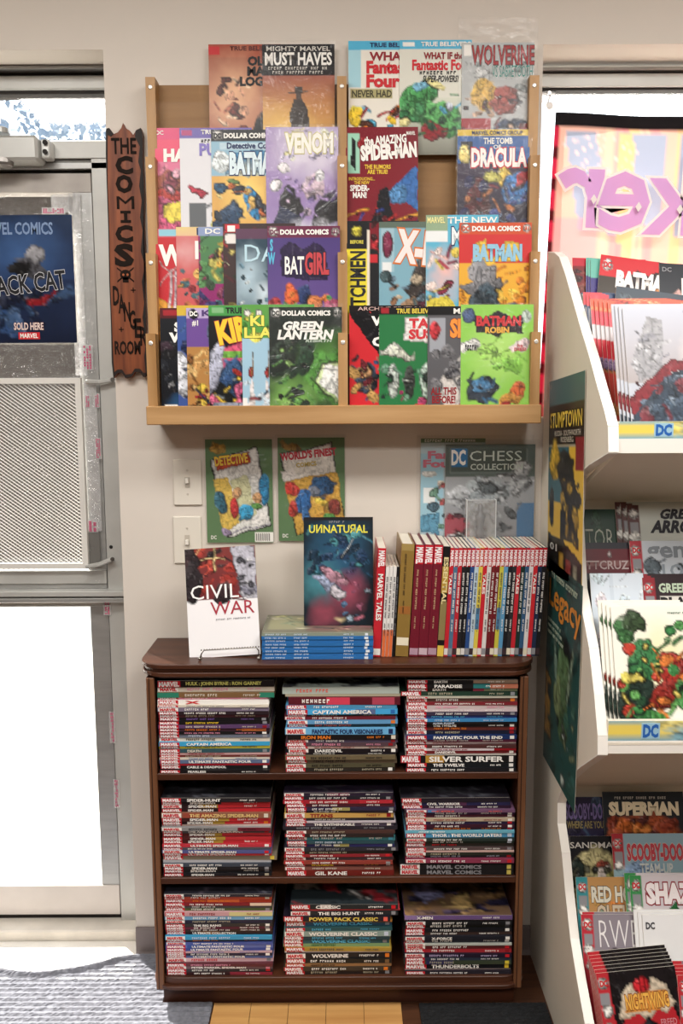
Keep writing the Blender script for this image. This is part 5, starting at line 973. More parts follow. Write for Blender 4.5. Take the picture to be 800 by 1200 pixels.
# wire stand
es = empty('wire_book_stand', (-.32, -.19, BZ)); eo = Vector((-.32, -.19, BZ)); CH_ = mat('b8b4ac', .25, metal=.9, name='chrome_wire')
f = lambda px_, py_, y_: at(px_, py_, y=y_) - eo
L1, R1 = f(236, 764, -.215), f(303, 760, -.215)
m = MB(); m.tube([f(234, 772, -.205), L1 + Vector((0, 0, -.004)), L1 + Vector((.006, 0, .004)), R1 + Vector((-.006, 0, .003)), R1 + Vector((0, 0, -.005)), f(303, 768, -.205)], .0016, 6); m.build('front_lip', CH_, es, True)
m = MB()
for i in range(22):                            # beads of the twisted wire
    p = L1.lerp(R1, i / 21) + Vector((0, -.001, .0045)); m.lathe([(.0006, -.0022), (.0021, 0), (.0006, .0022)], 6, tuple(p))
m.build('twisted_wire', mat('6c6862', .3, metal=.9), es)
for p in (f(234, 772, -.205), f(303, 768, -.205)):
    MB().tube([(p.x, p.y, .002), (p.x, .06, .002), (p.x * .7, .10, .09)], .0016, 6).build('leg', CH_, es, True)
    MB().lathe([(.003, -.003), (.0045, 0), (.003, .003)], 10, (p.x, p.y, .0045)).build('foot_ball', CH_, es, True)
tag(es, 'small twisted wire stand holding up the white book on the bookcase', 'book stand')

# ================================================================== ON THE WALL BELOW THE RACK
GR = '5c7c54'
comic('green-bordered comic with a tilted page and red title panel, taped left below the rack', 240, 515, (0, -.006, 1.2), 0, GR, [('p', [(.06, .19), (.78, .07), (.99, .83), (.30, .96)], '1c1c20'), ('p', [(.08, .195), (.77, .08), (.975, .82), (.32, .95)], 'e4e4e0'), ('p', [(.13, .20), (.66, .12), (.68, .23), (.16, .30)], 'c8482c'), ('p', [(.36, .40), (.62, .35), (.76, .72), (.5, .80)], 'c8c8a0'), ('p', [(.10, .38), (.33, .36), (.5, .8), (.25, .9)], 'd8b858'), ('e', .22, .60, .09, .12, '34687c', -20), ('e', .46, .52, .07, .05, 'd8a878'), ('e', .58, .7, .12, .08, '3ca0cc', 30), ('e', .42, .66, .06, .10, 'c83838'), ('e', .88, .48, .07, .16, '2c84b4'), ('e', .77, .56, .07, .05, 'd8a878'), ('e', .76, .64, .09, .04, '60984c'), ('p', [(.72, .73), (.93, .70), (.95, .80), (.73, .83)], 'eceae6'), ('l', .4, .89, .95, .82, .008, '8c84a4'), ('e', .3, .9, .08, .04, '9c8cac'), ('e', .17, .08, .14, .06, 'c8a048'), ('b', .72, .90, 1, .995)],
      [('DETECTIVE', .15, .17, .64, .255, 'ecc83c', {'rot': -7, 'b': .04, 'o': 'R'}), ('DC', .06, .93, .14, .965, 'w')], w=.166, bag=(.004, .006, .006, .003), nu=64, nv=96)
comic('green-bordered comic with a tilted page and red WORLD\'S FINEST lettering beside the other', 325, 513, (0, -.006, 1.2), 0, GR, [('p', [(.02, .16), (.82, .05), (1.0, .80), (.26, .96)], '1c1c20'), ('p', [(.04, .165), (.81, .06), (.985, .79), (.28, .95)], 'e4e0d8'), ('p', [(.08, .42), (.9, .32), (.985, .79), (.28, .95)], 'd0a448'), ('s', .3, .5, .9, .85, 20, 91, ['d8b058', 'c08c38'], .08), ('p', [(.02, .34), (.22, .30), (.28, .40), (.08, .44)], 'ece8e4'), ('e', .66, .48, .22, .10, '2c5c8c', -35), ('e', .55, .52, .12, .06, '7c8494', -20), ('e', .38, .60, .12, .12, '2c64a0', 15), ('e', .2, .50, .12, .05, 'c83c34', 20), ('e', .22, .68, .07, .08, 'b83c34'), ('e', .42, .78, .06, .12, '3468a0', -15), ('e', .85, .66, .09, .08, '8c3c34'), ('e', .66, .62, .1, .03, 'e0c048'), ('e', .78, .78, .10, .06, '58984c'), ('e', .2, .09, .14, .06, '9c7c40')],
      [("WORLD'S FINEST", .05, .15, .88, .22, 'b82c3c', {'rot': -6, 'b': .05}), ('COMICS', .28, .245, .58, .285, 'c0a850', {'rot': -6, 'b': .04}), ('DC', .06, .93, .14, .965, 'w')], w=.166, bag=(.006, .008, .002, .003), nu=64, nv=96)
comic('pale blue comic in a grey bag, half hidden behind the large bagged magazine', 493, 514, (0, -.006, 1.2), 0, 'b4c8d0', [('r', 0, 0, 1, .04, '58785c'), ('r', 0, .15, .35, .95, '9cc4d4'), ('e', .12, .34, .12, .035, 'e8e8e4'), ('r', .05, .5, .22, .66, 'e4e8e8'), ('s', .2, .45, .7, .9, 26, 95, ['6c9480', 'c06060', 'd8c8b8', '4c6878'], .07), ('p', [(0, .8), (.3, .75), (.3, 1), (0, .95)], '5c94b0')],
      [('~', .06, .008, .9, .035, 'e4e4e0', {'b': 0}), ('Fan\nFour', .05, .13, .55, .29, 'c46c80', {'b': .05})], w=.16, h=.245, bag=(.010, .008, .12, .012))
ch = comic('large silver magazine with CHESS COLLECTION lettering in a shiny clear bag', 522, 521, (0, -.013, 1.2), 0, '8c9094', [('r', 0, 0, 1, .28, '54605c'), ('g', .28, 1, '9ca0a4', '8c8c90'), ('r', .04, .03, .92, .24, '6c7874'), ('r', .055, .04, .905, .23, '4c5854'), ('r', .06, .04, .24, .19, '2c74ac'), ('e', .48, .42, .28, .14, '9ca4a8'), ('e', .48, .38, .12, .06, '5c6468'), ('e', .85, .20, .11, .09, 'c8ccd0'), ('e', .82, .34, .10, .14, 'a8acb0', 15), ('e', .12, .45, .13, .08, 'b8bcc0'), ('r', 0, .62, .28, 1, 'a04c58'), ('s', 0, .6, .28, .85, 10, 96, ['8c2c3c', 'c07c84', '5c3c44'], .07), ('e', .12, .82, .10, .07, 'd8d8d8'), ('e', .12, .82, .075, .05, '5c5c60'), ('r', .8, .5, 1, .8, '54789c'), ('r', .8, .82, 1, .93, '983038'), ('s', .2, .25, .95, .85, 34, 97, ['b8bcc0', '787c80', 'd0d4d8', '606468'], .07)],
      [('DC', .07, .05, .22, .17, 'w', {'b': .04}), ('CHESS', .27, .055, .85, .14, 'c8d4cc', {'b': .0}), ('COLLECTION', .28, .165, .86, .215, 'c8d4cc', {'b': .02}), ('WHITE KNIGHT', .62, .90, .96, .93, 'e4e8e8', {'b': .02, 'sh': .2}), ('MARTIAN\nMANHUNTER', .62, .935, .96, .985, 'e4e8e8', {'b': .02, 'sh': .2})], w=.222, h=.292, thick=.004, bag=(.004, .012, .010, .004), cat='magazine', name='bagged_magazine', nu=56, nv=72)
bx = empty('blister_box', at(563, 653, y=-.05)); b0 = Vector(bx.location); w2, hh, dd = (at(580, 620, y=-.05).x - at(546, 620, y=-.05).x) / 2, at(563, 586, y=-.05).z - b0.z, .03
MB().box(-w2, w2, 0, dd, 0, hh).build('clear_box', clear('blister', gloss=.05, haze=.14, rough=.08, fres=.2), bx)
m = MB()
for x_ in (-w2, w2):
    for z_ in (0, hh): m.tube([(x_, 0, z_), (x_, dd, z_)], .0012, 5)
m.tube([(-w2, 0, 0), (w2, 0, 0), (w2, 0, hh), (-w2, 0, hh)], .0014, 5, closed=True); m.build('box_edges', mat('d8dadc', .2), bx)
MB().lathe([(.017, 0), (.017, .010), (.014, .014), (.014, .03), (.016, .033), (.011, .036)], 20, (0, dd / 2, .012)).build('pedestal', mat('5c5e62', .35, metal=.4), bx, True)
MB().lathe([(.009, .036), (.012, .05), (.007, .062), (.011, .08), (.013, .092), (.005, .10), (.0075, .108), (.006, .117), (.002, .121)], 18, (0, dd / 2, .010)).build('playing_piece', mat('707276', .35, metal=.3), bx, True)
tag(bx, 'small clear plastic box with a grey chess piece in front of the bagged magazine', 'chess piece')
for i, (t, b_, lb) in enumerate(((538, 592, 'white light switch plate below the left end of the rack, upper one'), (605, 660, 'white light switch plate partly behind the white book, lower one'))):
    r = empty('light_switch', at(220, (t + b_) / 2, y=0)); s0 = Vector(r.location); w2 = .0355; h2 = (at(220, t, y=-.005).z - at(220, b_, y=-.005).z) / 2
    MB().box(-w2, w2, -.006, 0, -h2, h2).build('plate', mat('dcd6ca', .4), r, bevel=.002)
    MB().box(-.006, .006, -.0075, -.006, -.013, .013).build('slot_rim', mat('b8b0a4', .4), r); MB().box(-.004, .004, -.016, -.0075, -.002 if i == 0 else -.011, .011 if i == 0 else .002).build('toggle', mat('e8e4da', .35), r, bevel=.001)
    for z_ in (-.030, .030): MB().lathe([(.003, 0), (.0025, .001)], 10, (0, -.006, z_), 'y').build('screw', mat('c8c0b4', .4, metal=.3), r)
    tag(r, lb, 'light switch', 'light switches')

# ================================================================== MAGAZINE RACK ON THE RIGHT
XP = .5
LAM = mat('e4dccc', .5, var=.02, scale=6, name='shaded_laminate'); TRIM = mat('f0ece4', .45, name='white_edge')  # face tone has the shade on white laminate mixed in; edges stay white
mr_ = empty('magazine_rack', (.9, -.25, 0)); mo = Vector((.9, -.25, 0))
def mput(o): o.parent = mr_; o.matrix_parent_inverse = Matrix.Translation(-mo); return o
pp_ = [at(px, py, x=XP) for px, py in ((640, 297), (649, 297), (655, 302), (662, 322), (670, 350), (680, 385), (690, 418), (700, 455), (708, 483), (712, 500), (712.5, 530), (690, 544), (676, 557), (673, 610), (677, 690), (683, 722), (690, 760), (696, 815), (700, 862), (700, 884), (680, 898), (660, 916), (653, 940), (653, 965), (658, 1000), (662, 1045), (668, 1100), (676, 1150), (685, 1200))]
prof = [(min(p.y, -.004), p.z) for p in pp_] + [(-.56, .09), (-.56, 0), (-.004, 0)]
prof[0] = (-.004, prof[0][1])
side = mput(MB().prism(prof, 'x', XP, XP + .019).build('side_panel', LAM)); side['label'] = 'shade-toned white panel with a wavy front edge'
m = MB()
for (y0, z0), (y1, z1) in zip(prof[:-2], prof[1:-1]):
    d_ = Vector((y1 - y0, z1 - z0)); n_ = Vector((d_.y, -d_.x)).normalized() * .002
    if n_.x > 0 and abs(n_.y) < 1e-9: n_ = -n_
    m.prism([(y0, z0), (y1, z1), (y1 - n_.x * -1, z1 - n_.y * -1), (y0 - n_.x * -1, z0 - n_.y * -1)], 'x', XP - .0004, XP + .0194)
t_ = m.build('edge_trim', TRIM); t_.parent = side
XR = 1.42
mput(MB().prism(prof, 'x', XR, XR + .019).build('side_panel', LAM))
mput(box('back_board', LAM, XP + .019, XR, -.016, -.004, .05, 1.70))
X0, X1 = XP + .0195, XR
# per tier: front lip, strip behind a clear channel, slanted underside
STRIPM = None
def strip_face(z0, z1, y, par):
    o = sheet('label_strip', X1 - X0, z1 - z0, .0015, 'e8d070', [('g', 0, .25, '8cb4bc', 'd8cc80'), ('g', .25, .7, 'ecd468', 'f0d860'), ('g', .7, 1, 'd8cc80', '7cacbc'), ('s', 0, 0, 1, 1, 60, 5, ['f4e488', 'a8c4b4', 'e8cc5c', '88b4c0'], .02)], nu=90, nv=9, parent=None)
    o.location = (X0, y - .0018, z0); w = X1 - X0; h = z1 - z0
    for px in (777, 880, 1010):
        x = at(px, 505, y=y).x - X0; MB().box(x - .018, x + .018, -.0006, 0, h * .1, h * .9).build('logo_block', mat('9cc4d8', .5), o); letters('DC', o, x - .014, h * .2, .028, h * .6, '2c64b0', depth=.001, off=.05, name='logo_lettering')
    return o
for (lt, lm, lb, y, slant) in ((494, 514, 531, -.532, [(-.534, at(712, 531, x=XP).z), (-.205, at(740, 586, y=-.205).z)]), (845, 868, 883, -.536, [(-.534, at(700, 883, x=XP).z), (-.195, at(740, 921, y=-.195).z)])):
    z_t, z_m, z_b = (at(750, q, y=y).z for q in (lt, lm, lb))
    mput(box('shelf_lip', TRIM, X0, X1, y, y + .016, z_b, z_m)); mput(box('lip_backing', LAM, X0, X1, y + .002, y + .012, z_m, z_t))
    mput(strip_face(z_m, z_t, y + .002, None))
    (ya, za), (yb_, zb_) = slant; za = z_b
    mput(MB().prism([(ya + .004, za), (ya + .004, za + .012), (yb_, zb_ + .012), (yb_, zb_)], 'x', X0, X1).build('slanted_underside', LAM))
    mput(box('shelf_back', LAM, X0, X1, yb_ - .001, yb_ + .011, zb_ - .25, zb_ + .012))
tag(mr_, 'tall cream magazine rack with tiers of comics at the right edge', 'magazine rack')

G3 = 'comics in the magazine rack'
CNT = {}
def mc(label, px, py, y_top, base, ops=(), texts=(), lean=20, w=CW, h=CH, roll=0.0, copies=0, cx=-.006, cy=.005, cz=.003, nu=56, nv=84, thick=.002):
    P = at(px, py, y=y_top)
    lim = X0 + .003 + (max(0, -cx) * copies) + h * math.sin(math.radians(max(0, -roll)))
    if P.x < lim:
        P.x = lim; q = P - CAM; px = 400 + F_PX * q.dot(RT) / q.dot(FWD); py = 600 - F_PX * q.dot(UP) / q.dot(FWD)
    o = comic(label, px, py, P, lean, base, ops, texts, w=w, h=h, roll=roll, group=G3, nu=nu, nv=nv, thick=thick)
    for i in range(copies):                      # further copies stand behind and show only their edges
        c = o.copy(); COL.objects.link(c); c.location = o.location + Vector((cx * (i + 1), cy * (i + 1), cz * (i + 1)))
        c['label'] = ' '.join(('copy stacked behind the ' + label).split()[:16])
    return o
def dcol(c='r'): return [('r', 0, 0, .16, 1, c), ('e', .08, .08, .06, .045, 'w'), ('r', .02, .15, .14, .24, 'S'), ('e', .08, .28, .07, .05, 'w'), ('r', .02, .35, .14, .46, c), ('e', .08, .40, .05, .03, 'w')]
DCT = [('DC', .035, .058, .125, .10, 'r', {'b': .05})]
# top tier
mc('dark red and brown comic at the back left of the rack top tier', 664, 302, -.112, '7c2c30', [('r', 0, 0, 1, .08, 'b83040'), ('s', 0, .1, .6, .7, 40, 101, ['5c3438', '8c4c44', '442c30', 'b07468', '6c5c54'], .10), ('e', .3, .35, .1, .16, 'c86c6c')], roll=-2)
mc('teal-topped purple comic behind the red strip one, top tier', 692, 304, -.13, '443c7c', [('r', 0, 0, 1, .18, '6cb4a4'), ('s', 0, .2, .3, 1, 12, 102, ['343068', '5c549c'], .08)], roll=-4, copies=2, cx=-.004)
mc('dark comic with red strip and white BATMAN lettering in the rack top tier', 704, 298, -.14, '3c342c', [('r', 0, 0, 1, .20, 'c82c34'), ('e', .10, .09, .07, .05, 'f0e8e4'), ('p', [(.3, .22), (.5, .10), (.65, .14), (.85, .08), (1, .2), (1, .4), (.3, .4)], '2c2024'), ('s', 0, .25, 1, .9, 40, 103, ['5c5448', '2c2824', '78684c', '44545c', 'c88850'], .09)], [('DC', .055, .065, .145, .115, 'r', {'b': .05}), ('BATMAN', .24, .14, .98, .28, 'f0ece8', {'b': .07, 'o': 'k'})], roll=-9)
mc('black comic with a teal and pink triangle cover at the top right of the rack', 772, 308, -.15, '20242c', [('p', [(.3, .1), (.5, .02), (1, .1), (1, .5), (.4, .4)], '4c98b0'), ('p', [(0, .4), (.25, .24), (.6, .5), (.5, .6), (0, .55)], 'e0b0a8')], [('DC', .04, .04, .16, .08, 'S'), ('PSYCHO', .3, .14, 1.3, .3, 'f0ece8', {'b': .03})], roll=-4)
mc('dark blue comic with small white capital and red blaze, rack second row', 672, 343, -.202, '34405c', [('s', 0, .1, .5, 1, 24, 104, ['4c5878', '282c40', 'a83044', '6c4c64', 'c8c4c8'], .07)], [('D.', .02, .02, .14, .09, 'w', {'b': .05})], roll=-1.5)
mc('navy comic with red and white badge column, second row of the rack top tier', 689, 345, -.222, '3c4c6c', [('r', 0, 0, .25, .12, 'd8404c'), ('s', 0, .02, .3, .14, 8, 105, ['e85c64', 'f0c0c0'], .05), ('r', .02, .14, .22, .40, 'e4e0e0'), ('r', 0, .42, .25, .5, '2c2c34'), ('s', 0, .5, .6, 1, 20, 106, ['384864', '984050', '5c6c88'], .08)], roll=-2, copies=2)
mc('blue-grey comic with a moon shape and white and red title, second row of the rack', 722, 335, -.23, '384450', [('e', .55, .28, .12, .09, '6c94a8'), ('e', .58, .27, .1, .075, '384450'), ('e', .14, .12, .07, .055, 'd8dcdc'), ('s', 0, .05, 1, 1, 34, 107, ['2c343c', '4c5c68', '5c7484', '1c242c'], .09), ('e', .82, .3, .16, .09, 'b02c38')], [('The', .74, .17, .88, .24, 'w', {'b': .02}), ("Batman's\nGrave", .6, .25, 1.1, .40, 'e8dce0', {'b': .02})], roll=-9)
mc('red-topped comic with pale lower cover, fanned stack behind the front one', 712, 353, -.325, 'c85048', [('r', 0, 0, 1, .10, 'd8583c'), ('s', 0, 0, 1, .10, 30, 108, ['e8905c', 'a83430', 'f0b080'], .03), ('r', 0, .1, .2, .22, 'd04050'), ('r', 0, .22, .2, .34, 'c8c4c8'), ('r', 0, .34, .2, .5, 'c83c48'), ('s', .0, .5, .5, 1, 26, 109, ['58704c', 'c89058', '8c7ca0', 'b04c54'], .07)], copies=4, cx=-.0075, cy=.006, cz=.002)
mc('pale grey comic with a dark blue and red shape, front of rack top tier', 729, 361, -.425, 'b4b8c2', [('g', 0, .6, 'b4b8c4', 'a49c9c'), ('p', [(.05, .45), (.28, .06), (.45, .1), (.40, .5), (.15, .6)], '98989c'), ('s', .1, .15, .4, .5, 12, 110, ['b4b4b8', '84848c'], .06), ('E', .9, .35, .35, .2, 'e8dcd4'), ('p', [(.0, .85), (.3, .55), (.7, .5), (1, .6), (1, 1), (0, 1)], '34404e'), ('p', [(0, .72), (.5, .42), (1, .38), (1, .46), (.5, .52), (0, .88)], '7c2830'), ('s', .1, .55, .95, .98, 40, 111, ['465464', '2c3640', '54687c', '8c9cac', '6c3038'], .07)], [('~', .7, .025, .98, .04, '3c5c8c')], copies=3, cx=-.006, nu=56, nv=80)
# second tier
mc('dark green comic with thin pale letters at the back of the rack second tier', 676, 597, -.235, '2c4438', [('s', 0, 0, 1, 1, 16, 120, ['34503c', '243428', '3c5c44'], .12)], [('TOR', .16, .17, .86, .35, 'b8bcb0', {'b': -.01})], w=.09)
mc('white comic with black GREEN ARROW lettering and a red corner, rack second tier', 734, 592, -.245, 'c4c8c0', dcol('5c3c3c') + [('e', .4, .55, .2, .14, 'a83c30'), ('s', .2, .4, .9, .9, 16, 121, ['c87c50', '902c28', 'a8a098'], .08)], [('GREEN', .44, .04, 1.0, .12, '24242c', {'b': .05, 'sh': .3}), ('ARROW', .3, .14, 1.05, .24, '24242c', {'b': .05, 'sh': .3})], copies=2, cx=-.012)
mc('dark comic with a maroon title strip in the second row of rack second tier', 679, 636, -.30, '34343c', [('r', 0, .05, 1, .26, '6c2c34'), ('r', 0, .15, 1, .20, '8c5c5c'), ('e', .55, .10, .04, .03, 'd8c8c8'), ('s', 0, .3, 1, 1, 20, 122, ['24242c', '4c4c54', '5c5458'], .12)], [('TTCRUZ', .05, .155, .92, .225, 'c8b4b4', {'b': .02})], w=.105)
mc('pale grey comic with rounded silver lettering and red badge column, rack second tier', 737, 634, -.31, 'c4ccd4', dcol('b03440') + [('s', .2, .2, 1, .5, 16, 123, ['a8b4c0', '7c8894', '5c6870'], .09), ('r', .16, .38, 1, 1, '9cb4cc')], DCT + [('gen', .22, .05, .7, .18, '808890', {'b': .03}), ('LOCK', .4, .2, .95, .3, '909aa4', {'b': .03})])
mc('plain whitish blue comic behind the green splash one, rack second tier', 681, 672, -.365, 'd0dae4', [('s', 0, 0, 1, 1, 24, 124, ['c4d0dc', 'dce4ea', 'c8d8e0', 'd8d0d8'], .14), ('r', .35, 0, .42, 1, 'b8c4d0', .5)], w=.112)
mc('black comic with boxed white BLACK lettering beside the whitish one, rack second tier', 752, 677, -.37, '34282c', dcol('8c2c34') + [('e', .45, .55, .1, .07, 'c0b890'), ('s', .2, .35, 1, 1, 24, 125, ['5c2c30', '28242a', '8c7c74', 'b0a090'], .07), ('r', .2, .15, 1, .27, 'd8d4cc')], DCT + [('GREEN LANTERN', .2, .05, 1.15, .12, 'b8c8b0', {'b': .04}), ('BLACKSTARS', .22, .165, 1.25, .255, '1c1a1c', {'b': .06})], copies=2, cx=-.006)
mc('white comic with a big green and red paint-like splash at the front, rack second tier', 697, 711, -.445, 'eae8dc', [('E', .6, .45, .5, .4, 'e8e0a0'), ('e', .14, .2, .12, .12, '3c6c3c'), ('e', .25, .12, .14, .09, '34482c', 30), ('e', .38, .42, .22, .17, '3c7848'), ('e', .2, .75, .24, .22, '24342c'), ('e', .68, .5, .18, .15, 'a03028', -20), ('e', .55, .7, .16, .14, '8c2c24', 40), ('e', .84, .7, .14, .14, '4c8c4c'), ('e', .5, .92, .2, .08, '4c9048'), ('s', .05, .3, .95, 1, 60, 130, ['3c7c44', '68a85c', '284c34', 'b03c2c', 'd87c3c', 'e0cc6c', '1c2c24'], .07), ('e', .18, .56, .14, .06, 'e0d068'), ('s', .5, .1, .9, .3, 5, 131, ['3c8048', '5c9c58'], .06), ('r', 0, .95, 1, 1, '7c3c2c')], [('~', .68, .045, .88, .058, '3c6c58'), ('DC', .90, .04, .97, .062, '3c8c50', {'b': .04})], copies=3, cx=-.007, cy=.006, nu=56, nv=80)
mc('purple and grey comic cut off by the right edge, front of rack second tier', 801, 712, -.445, '8c7ca0', [('s', 0, 0, 1, 1, 40, 132, ['a894b4', '6c5c84', 'b46c9c', 'c8c0cc'], .12)])
# third tier
mc('dark purple comic with lilac wavy title at the back left, rack bottom tier', 658, 934, -.22, '2c2840', [('s', 0, 0, 1, 1, 24, 140, ['343050', '242034', '3c4c64'], .12), ('e', .45, .45, .25, .12, '54647c')], [('SCOOBY-DOO!', .0, .06, .82, .19, '6c5c8c', {'b': .03}), ('WHERE ARE YOU', .02, .21, .7, .27, '8c7c4c', {'b': .02})], w=.125)
mc('dark book with a fiery orange cover and SUPERMAN lettering, rack bottom tier', 705, 928, -.225, '24282c', [('e', .5, .45, .5, .28, 'a04c2c'), ('s', .05, .2, .95, .7, 34, 141, ['c0642c', '8c3c28', 'd08040', '5c2c28'], .1), ('e', .5, .55, .28, .2, '24343c'), ('r', 0, 0, 1, .12, '24282c')], [('~', .15, .04, .8, .06, 'b0a89c'), ('SUPERMAN', .08, .09, .92, .19, 'd0c0a0', {'b': .06, 'o': 'k'})], w=.19, h=.27)
mc('black comic with spaced white capitals over a yellowish oval picture, rack bottom tier', 657, 980, -.275, '1c1c20', [('e', .45, .42, .62, .30, 'a8a074'), ('e', .08, .3, .12, .12, '24302c'), ('e', .55, .32, .13, .1, 'c0b4ac'), ('e', .5, .24, .12, .04, '9c4c3c'), ('s', 0, .2, .8, .6, 20, 142, ['3c4c34', '5c5c4c', '2c2c2c', '9c985c'], .07)], [('SANDMAN', .0, .05, .82, .10, 'c0bcb4', {'b': .01})], w=.14)
mc('pale blue comic with red SCOOBY-DOO lettering and badge column, rack bottom tier', 716, 977, -.285, '8ca8b4', dcol('a8343c') + [('g', .3, 1, '90acb4', 'a8b080'), ('e', .4, .4, .3, .15, '7c94b0')], DCT + [('SCOOBY-DOO!', .2, .09, .98, .22, 'b8404c', {'b': .05, 'o': 'd8c8b0'}), ('TEAM-UP', .36, .25, .8, .33, 'c8ccc8', {'b': .03})])
mc('dark green comic with a cream title panel cut off at right, rack bottom tier', 793, 978, -.285, '3c5c4c', [('r', .05, .18, 1, .4, 'd8c8a0')])
mc('orange comic with outlined RED HOOD OUTLAW lettering and teal badge column', 655, 1028, -.335, 'b88c58', dcol('3c8c94') + [('s', .18, .05, 1, 1, 30, 143, ['c89c5c', '9c6c48', 'd8803c', '788c78'], .1)], DCT + [('RED HOOD', .2, .08, .96, .20, 'd8d4c4', {'b': .04, 'o': '3c3c3c'}), ('OUTLAW', .26, .23, .94, .35, 'c8b8a0', {'b': .04, 'o': '5c3024'})])
mc('white comic with red and black SHAZAM lettering and green badge column', 737, 1026, -.352, 'd0c8cc', dcol('3c8c50') + [('p', [(.45, .3), (.6, .2), (.7, .5), (.55, .55)], '2c6c3c'), ('s', .2, .3, 1, .6, 12, 144, ['b03440', '3c3c44', 'c89ca0'], .06)], DCT + [('SHAZAM!', .22, .07, 1.2, .22, 'f0e8e8', {'b': .06, 'o': '902c38', 'ow': .11})], copies=1, cx=-.01)
mc('grey comic with thin white RWBY lettering above a dark red slope, rack bottom tier', 658, 1072, -.385, '8c848c', dcol('b83440') + [('p', [(.3, .75), (.6, .35), (1, .28), (1, .9), (.3, .9)], '2c2428'), ('p', [(.4, .9), (.6, .5), (1, .5), (1, 1)], '7c2830'), ('e', .32, .4, .12, .14, '5c2c30'), ('e', .42, .38, .1, .12, '3c2c30')], DCT + [('RWBY', .22, .04, .92, .26, 'e8e4e4', {'b': -.015})], copies=1, cx=.004)
mc('white comic with a black bat-winged corner shape beside the grey one, rack bottom tier', 752, 1072, -.404, 'e0e0e0', [('p', [(.45, 1), (.52, .3), (.6, .05), (1, .0), (1, .25), (.85, .3), (.88, .5), (1, .5), (1, 1)], '2c2c30')], [('DC', .04, .06, .15, .11, '3c3c40', {'b': .04})], copies=2, cx=-.008)
mc('red and black comic with a gold and white winged title panel at the rack bottom', 676, 1141, -.475, 'b02830', dcol('b83038') + [('r', .16, 0, 1, .12, '1c181a'), ('p', [(.16, 0), (.4, 0), (.3, .3), (.16, .6)], '1c181a'), ('p', [(.85, 0), (1, 0), (1, .5), (.9, .3)], '1c181a'), ('p', [(.2, .36), (.3, .14), (.42, .08), (.5, .18), (.6, .18), (.68, .06), (.86, .12), (.95, .26), (.82, .34), (.7, .3), (.58, .4), (.46, .32), (.3, .36)], 'd8c8b0'), ('p', [(.3, .3), (.36, .18), (.85, .16), (.88, .27), (.6, .33)], 'd89040'), ('e', .55, .12, .1, .06, 'c82c34'), ('e', .55, .52, .16, .14, '1c2026'), ('e', .55, .54, .09, .09, '5c7480'), ('e', .5, .8, .3, .2, '1c1c22')], DCT + [('NIGHTWING', .32, .18, .86, .29, 'e8b050', {'b': .03, 'o': '7c3c24'}), ('FREED\nCLAWS\nTHEM', .70, .38, .94, .55, 'c88088', {'b': .02})], roll=5, copies=6, cx=-.0015, cy=.006, cz=.004, nu=50, nv=70)
mc('grey comic with red badge column cut off at right, rack bottom', 793, 1143, -.478, '8c8088', dcol('b83038') + [('s', .16, 0, 1, 1, 30, 150, ['a04c54', '5c5864', 'c88c50', '3c3c44'], .1)], DCT, copies=4, cx=-.002, cy=.006, cz=.004)

for o in [q for q in COL.objects if q.get('group') == G3 and not q['label'].startswith('copy')]:
    p = o.matrix_world @ Vector((0, 0, 0)); key = round(p.y / .03)
    CNT.setdefault((round(p.z / .12), key), []).append(p)
for ps in CNT.values():
    y_, z_ = min(p.y for p in ps), min(p.z for p in ps) - .003
    if z_ > .03: mput(box('step_ledge', LAM, X0, X1, y_ - .003, y_ + .045, z_ - .006, z_ - .001))

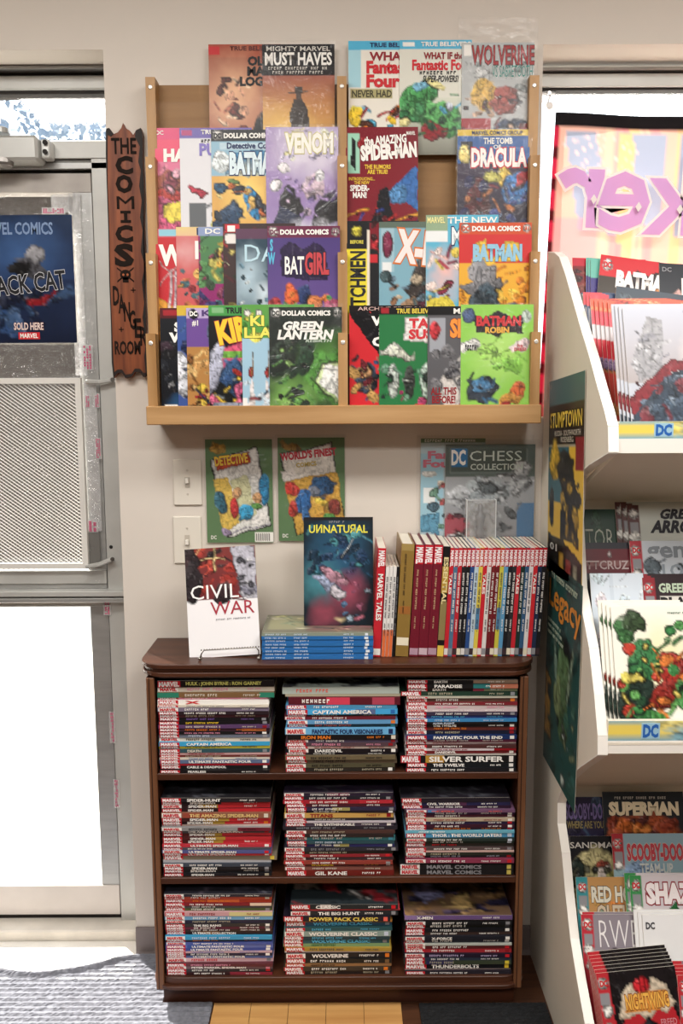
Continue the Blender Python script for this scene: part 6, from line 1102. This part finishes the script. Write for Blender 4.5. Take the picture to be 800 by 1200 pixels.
# ---- posters on the rack's side
def side_sheet(name, label, tl, tr, bl, base, ops, texts, nu=36, nv=90, curl=None):
    a, b, c = (at(*q, x=XP - .003) for q in (tl, tr, bl)); U = b - a; V = a - c; V = V - U * (V.dot(U) / U.dot(U)); w, h = U.length, V.length
    o = sheet(name, w, h, .0006, base, ops, 'printed_cover', nu, nv, curve=curl)
    words(o, w, h, texts); U.normalize(); V.normalize(); N = Vector((-1, 0, 0))
    o.matrix_world = Matrix(((U.x, 1, V.x, c.x), (U.y, 0, V.y, c.y), (U.z, 0, V.z, c.z), (0, 0, 0, 1)))
    return tag(o, label, 'poster')
side_sheet('rack_poster', 'yellow and black poster with STUMPTOWN lettering on the side of the magazine rack', (645.5, 447), (688, 433), (641, 668), 'e0b83c', [('r', 0, 0, 1, .13, '3c6468'), ('r', 0, .13, 1, .34, '28241f'), ('r', 0, .335, 1, .338, 'b0a890'), ('r', 0, .34, .6, .62, '3c6874'), ('e', .22, .42, .16, .10, 'd8b038', -20), ('e', .5, .48, .22, .12, '28241f', 10), ('p', [(.36, .82), (.4, .5), (.66, .44), (.85, .55), (.9, .82)], '28241f'), ('s', .4, .45, .9, .8, 20, 160, ['d8b038', '28241f', 'b08c2c'], .06), ('r', .78, .30, 1, .46, '8c2c30'), ('e', .12, .66, .08, .1, '28241f'), ('p', [(0, .80), (.4, .82), (1, .88), (1, 1), (0, 1)], '24221f'), ('r', .35, .87, .5, .97, 'b89440'), ('r', .55, .89, .7, .98, '8c3028'), ('r', .76, .90, .88, .99, 'a8a890')],
  [('STUMPTOWN', .06, .17, .95, .245, 'e8c84c', {'b': .02, 'o': '28241f'}), ('RUCKA - SOUTHWORTH\nROSENBERG', .2, .262, .92, .32, 'c8c0b0', {'b': .01}), ('01', .1, .84, .3, .875, 'd8d4cc')])
side_sheet('rack_poster', 'dark teal poster with orange Legacy lettering on the side of the magazine rack', (641.5, 652), (680.5, 685), (636, 885), '24504c', [('s', 0, 0, 1, 1, 40, 161, ['2c5c58', '1c403c', '34645c', '24484c'], .12), ('e', .6, .36, .22, .10, '203c3a'), ('e', .55, .55, .18, .22, '5c7c54', 5), ('e', .4, .62, .12, .1, '8ca070'), ('e', .75, .45, .05, .14, '90a890', 15), ('e', .3, .45, .05, .12, '84a494', -10), ('e', .62, .34, .1, .05, '101c1c'), ('p', [(0, .52), (.18, .56), (.22, .86), (0, .86)], 'c89440'), ('s', .1, .4, .9, .8, 16, 162, ['3c6858', '9cac84', '1c3434'], .06), ('e', .62, .95, .07, .03, 'b8c8c0'), ('s', .5, .7, .75, .78, 4, 163, ['c8d4d0'], .03)],
  [('~', .1, .05, .9, .075, 'a8b4a0'), ('Legacy', .06, .09, .98, .25, 'd88c34', {'b': .02}), ('~', .04, .28, .45, .295, 'a8b4a0'), ('~', .04, .31, .5, .325, 'a8b4a0'), ('~', .04, .34, .55, .355, 'a8b4a0')])
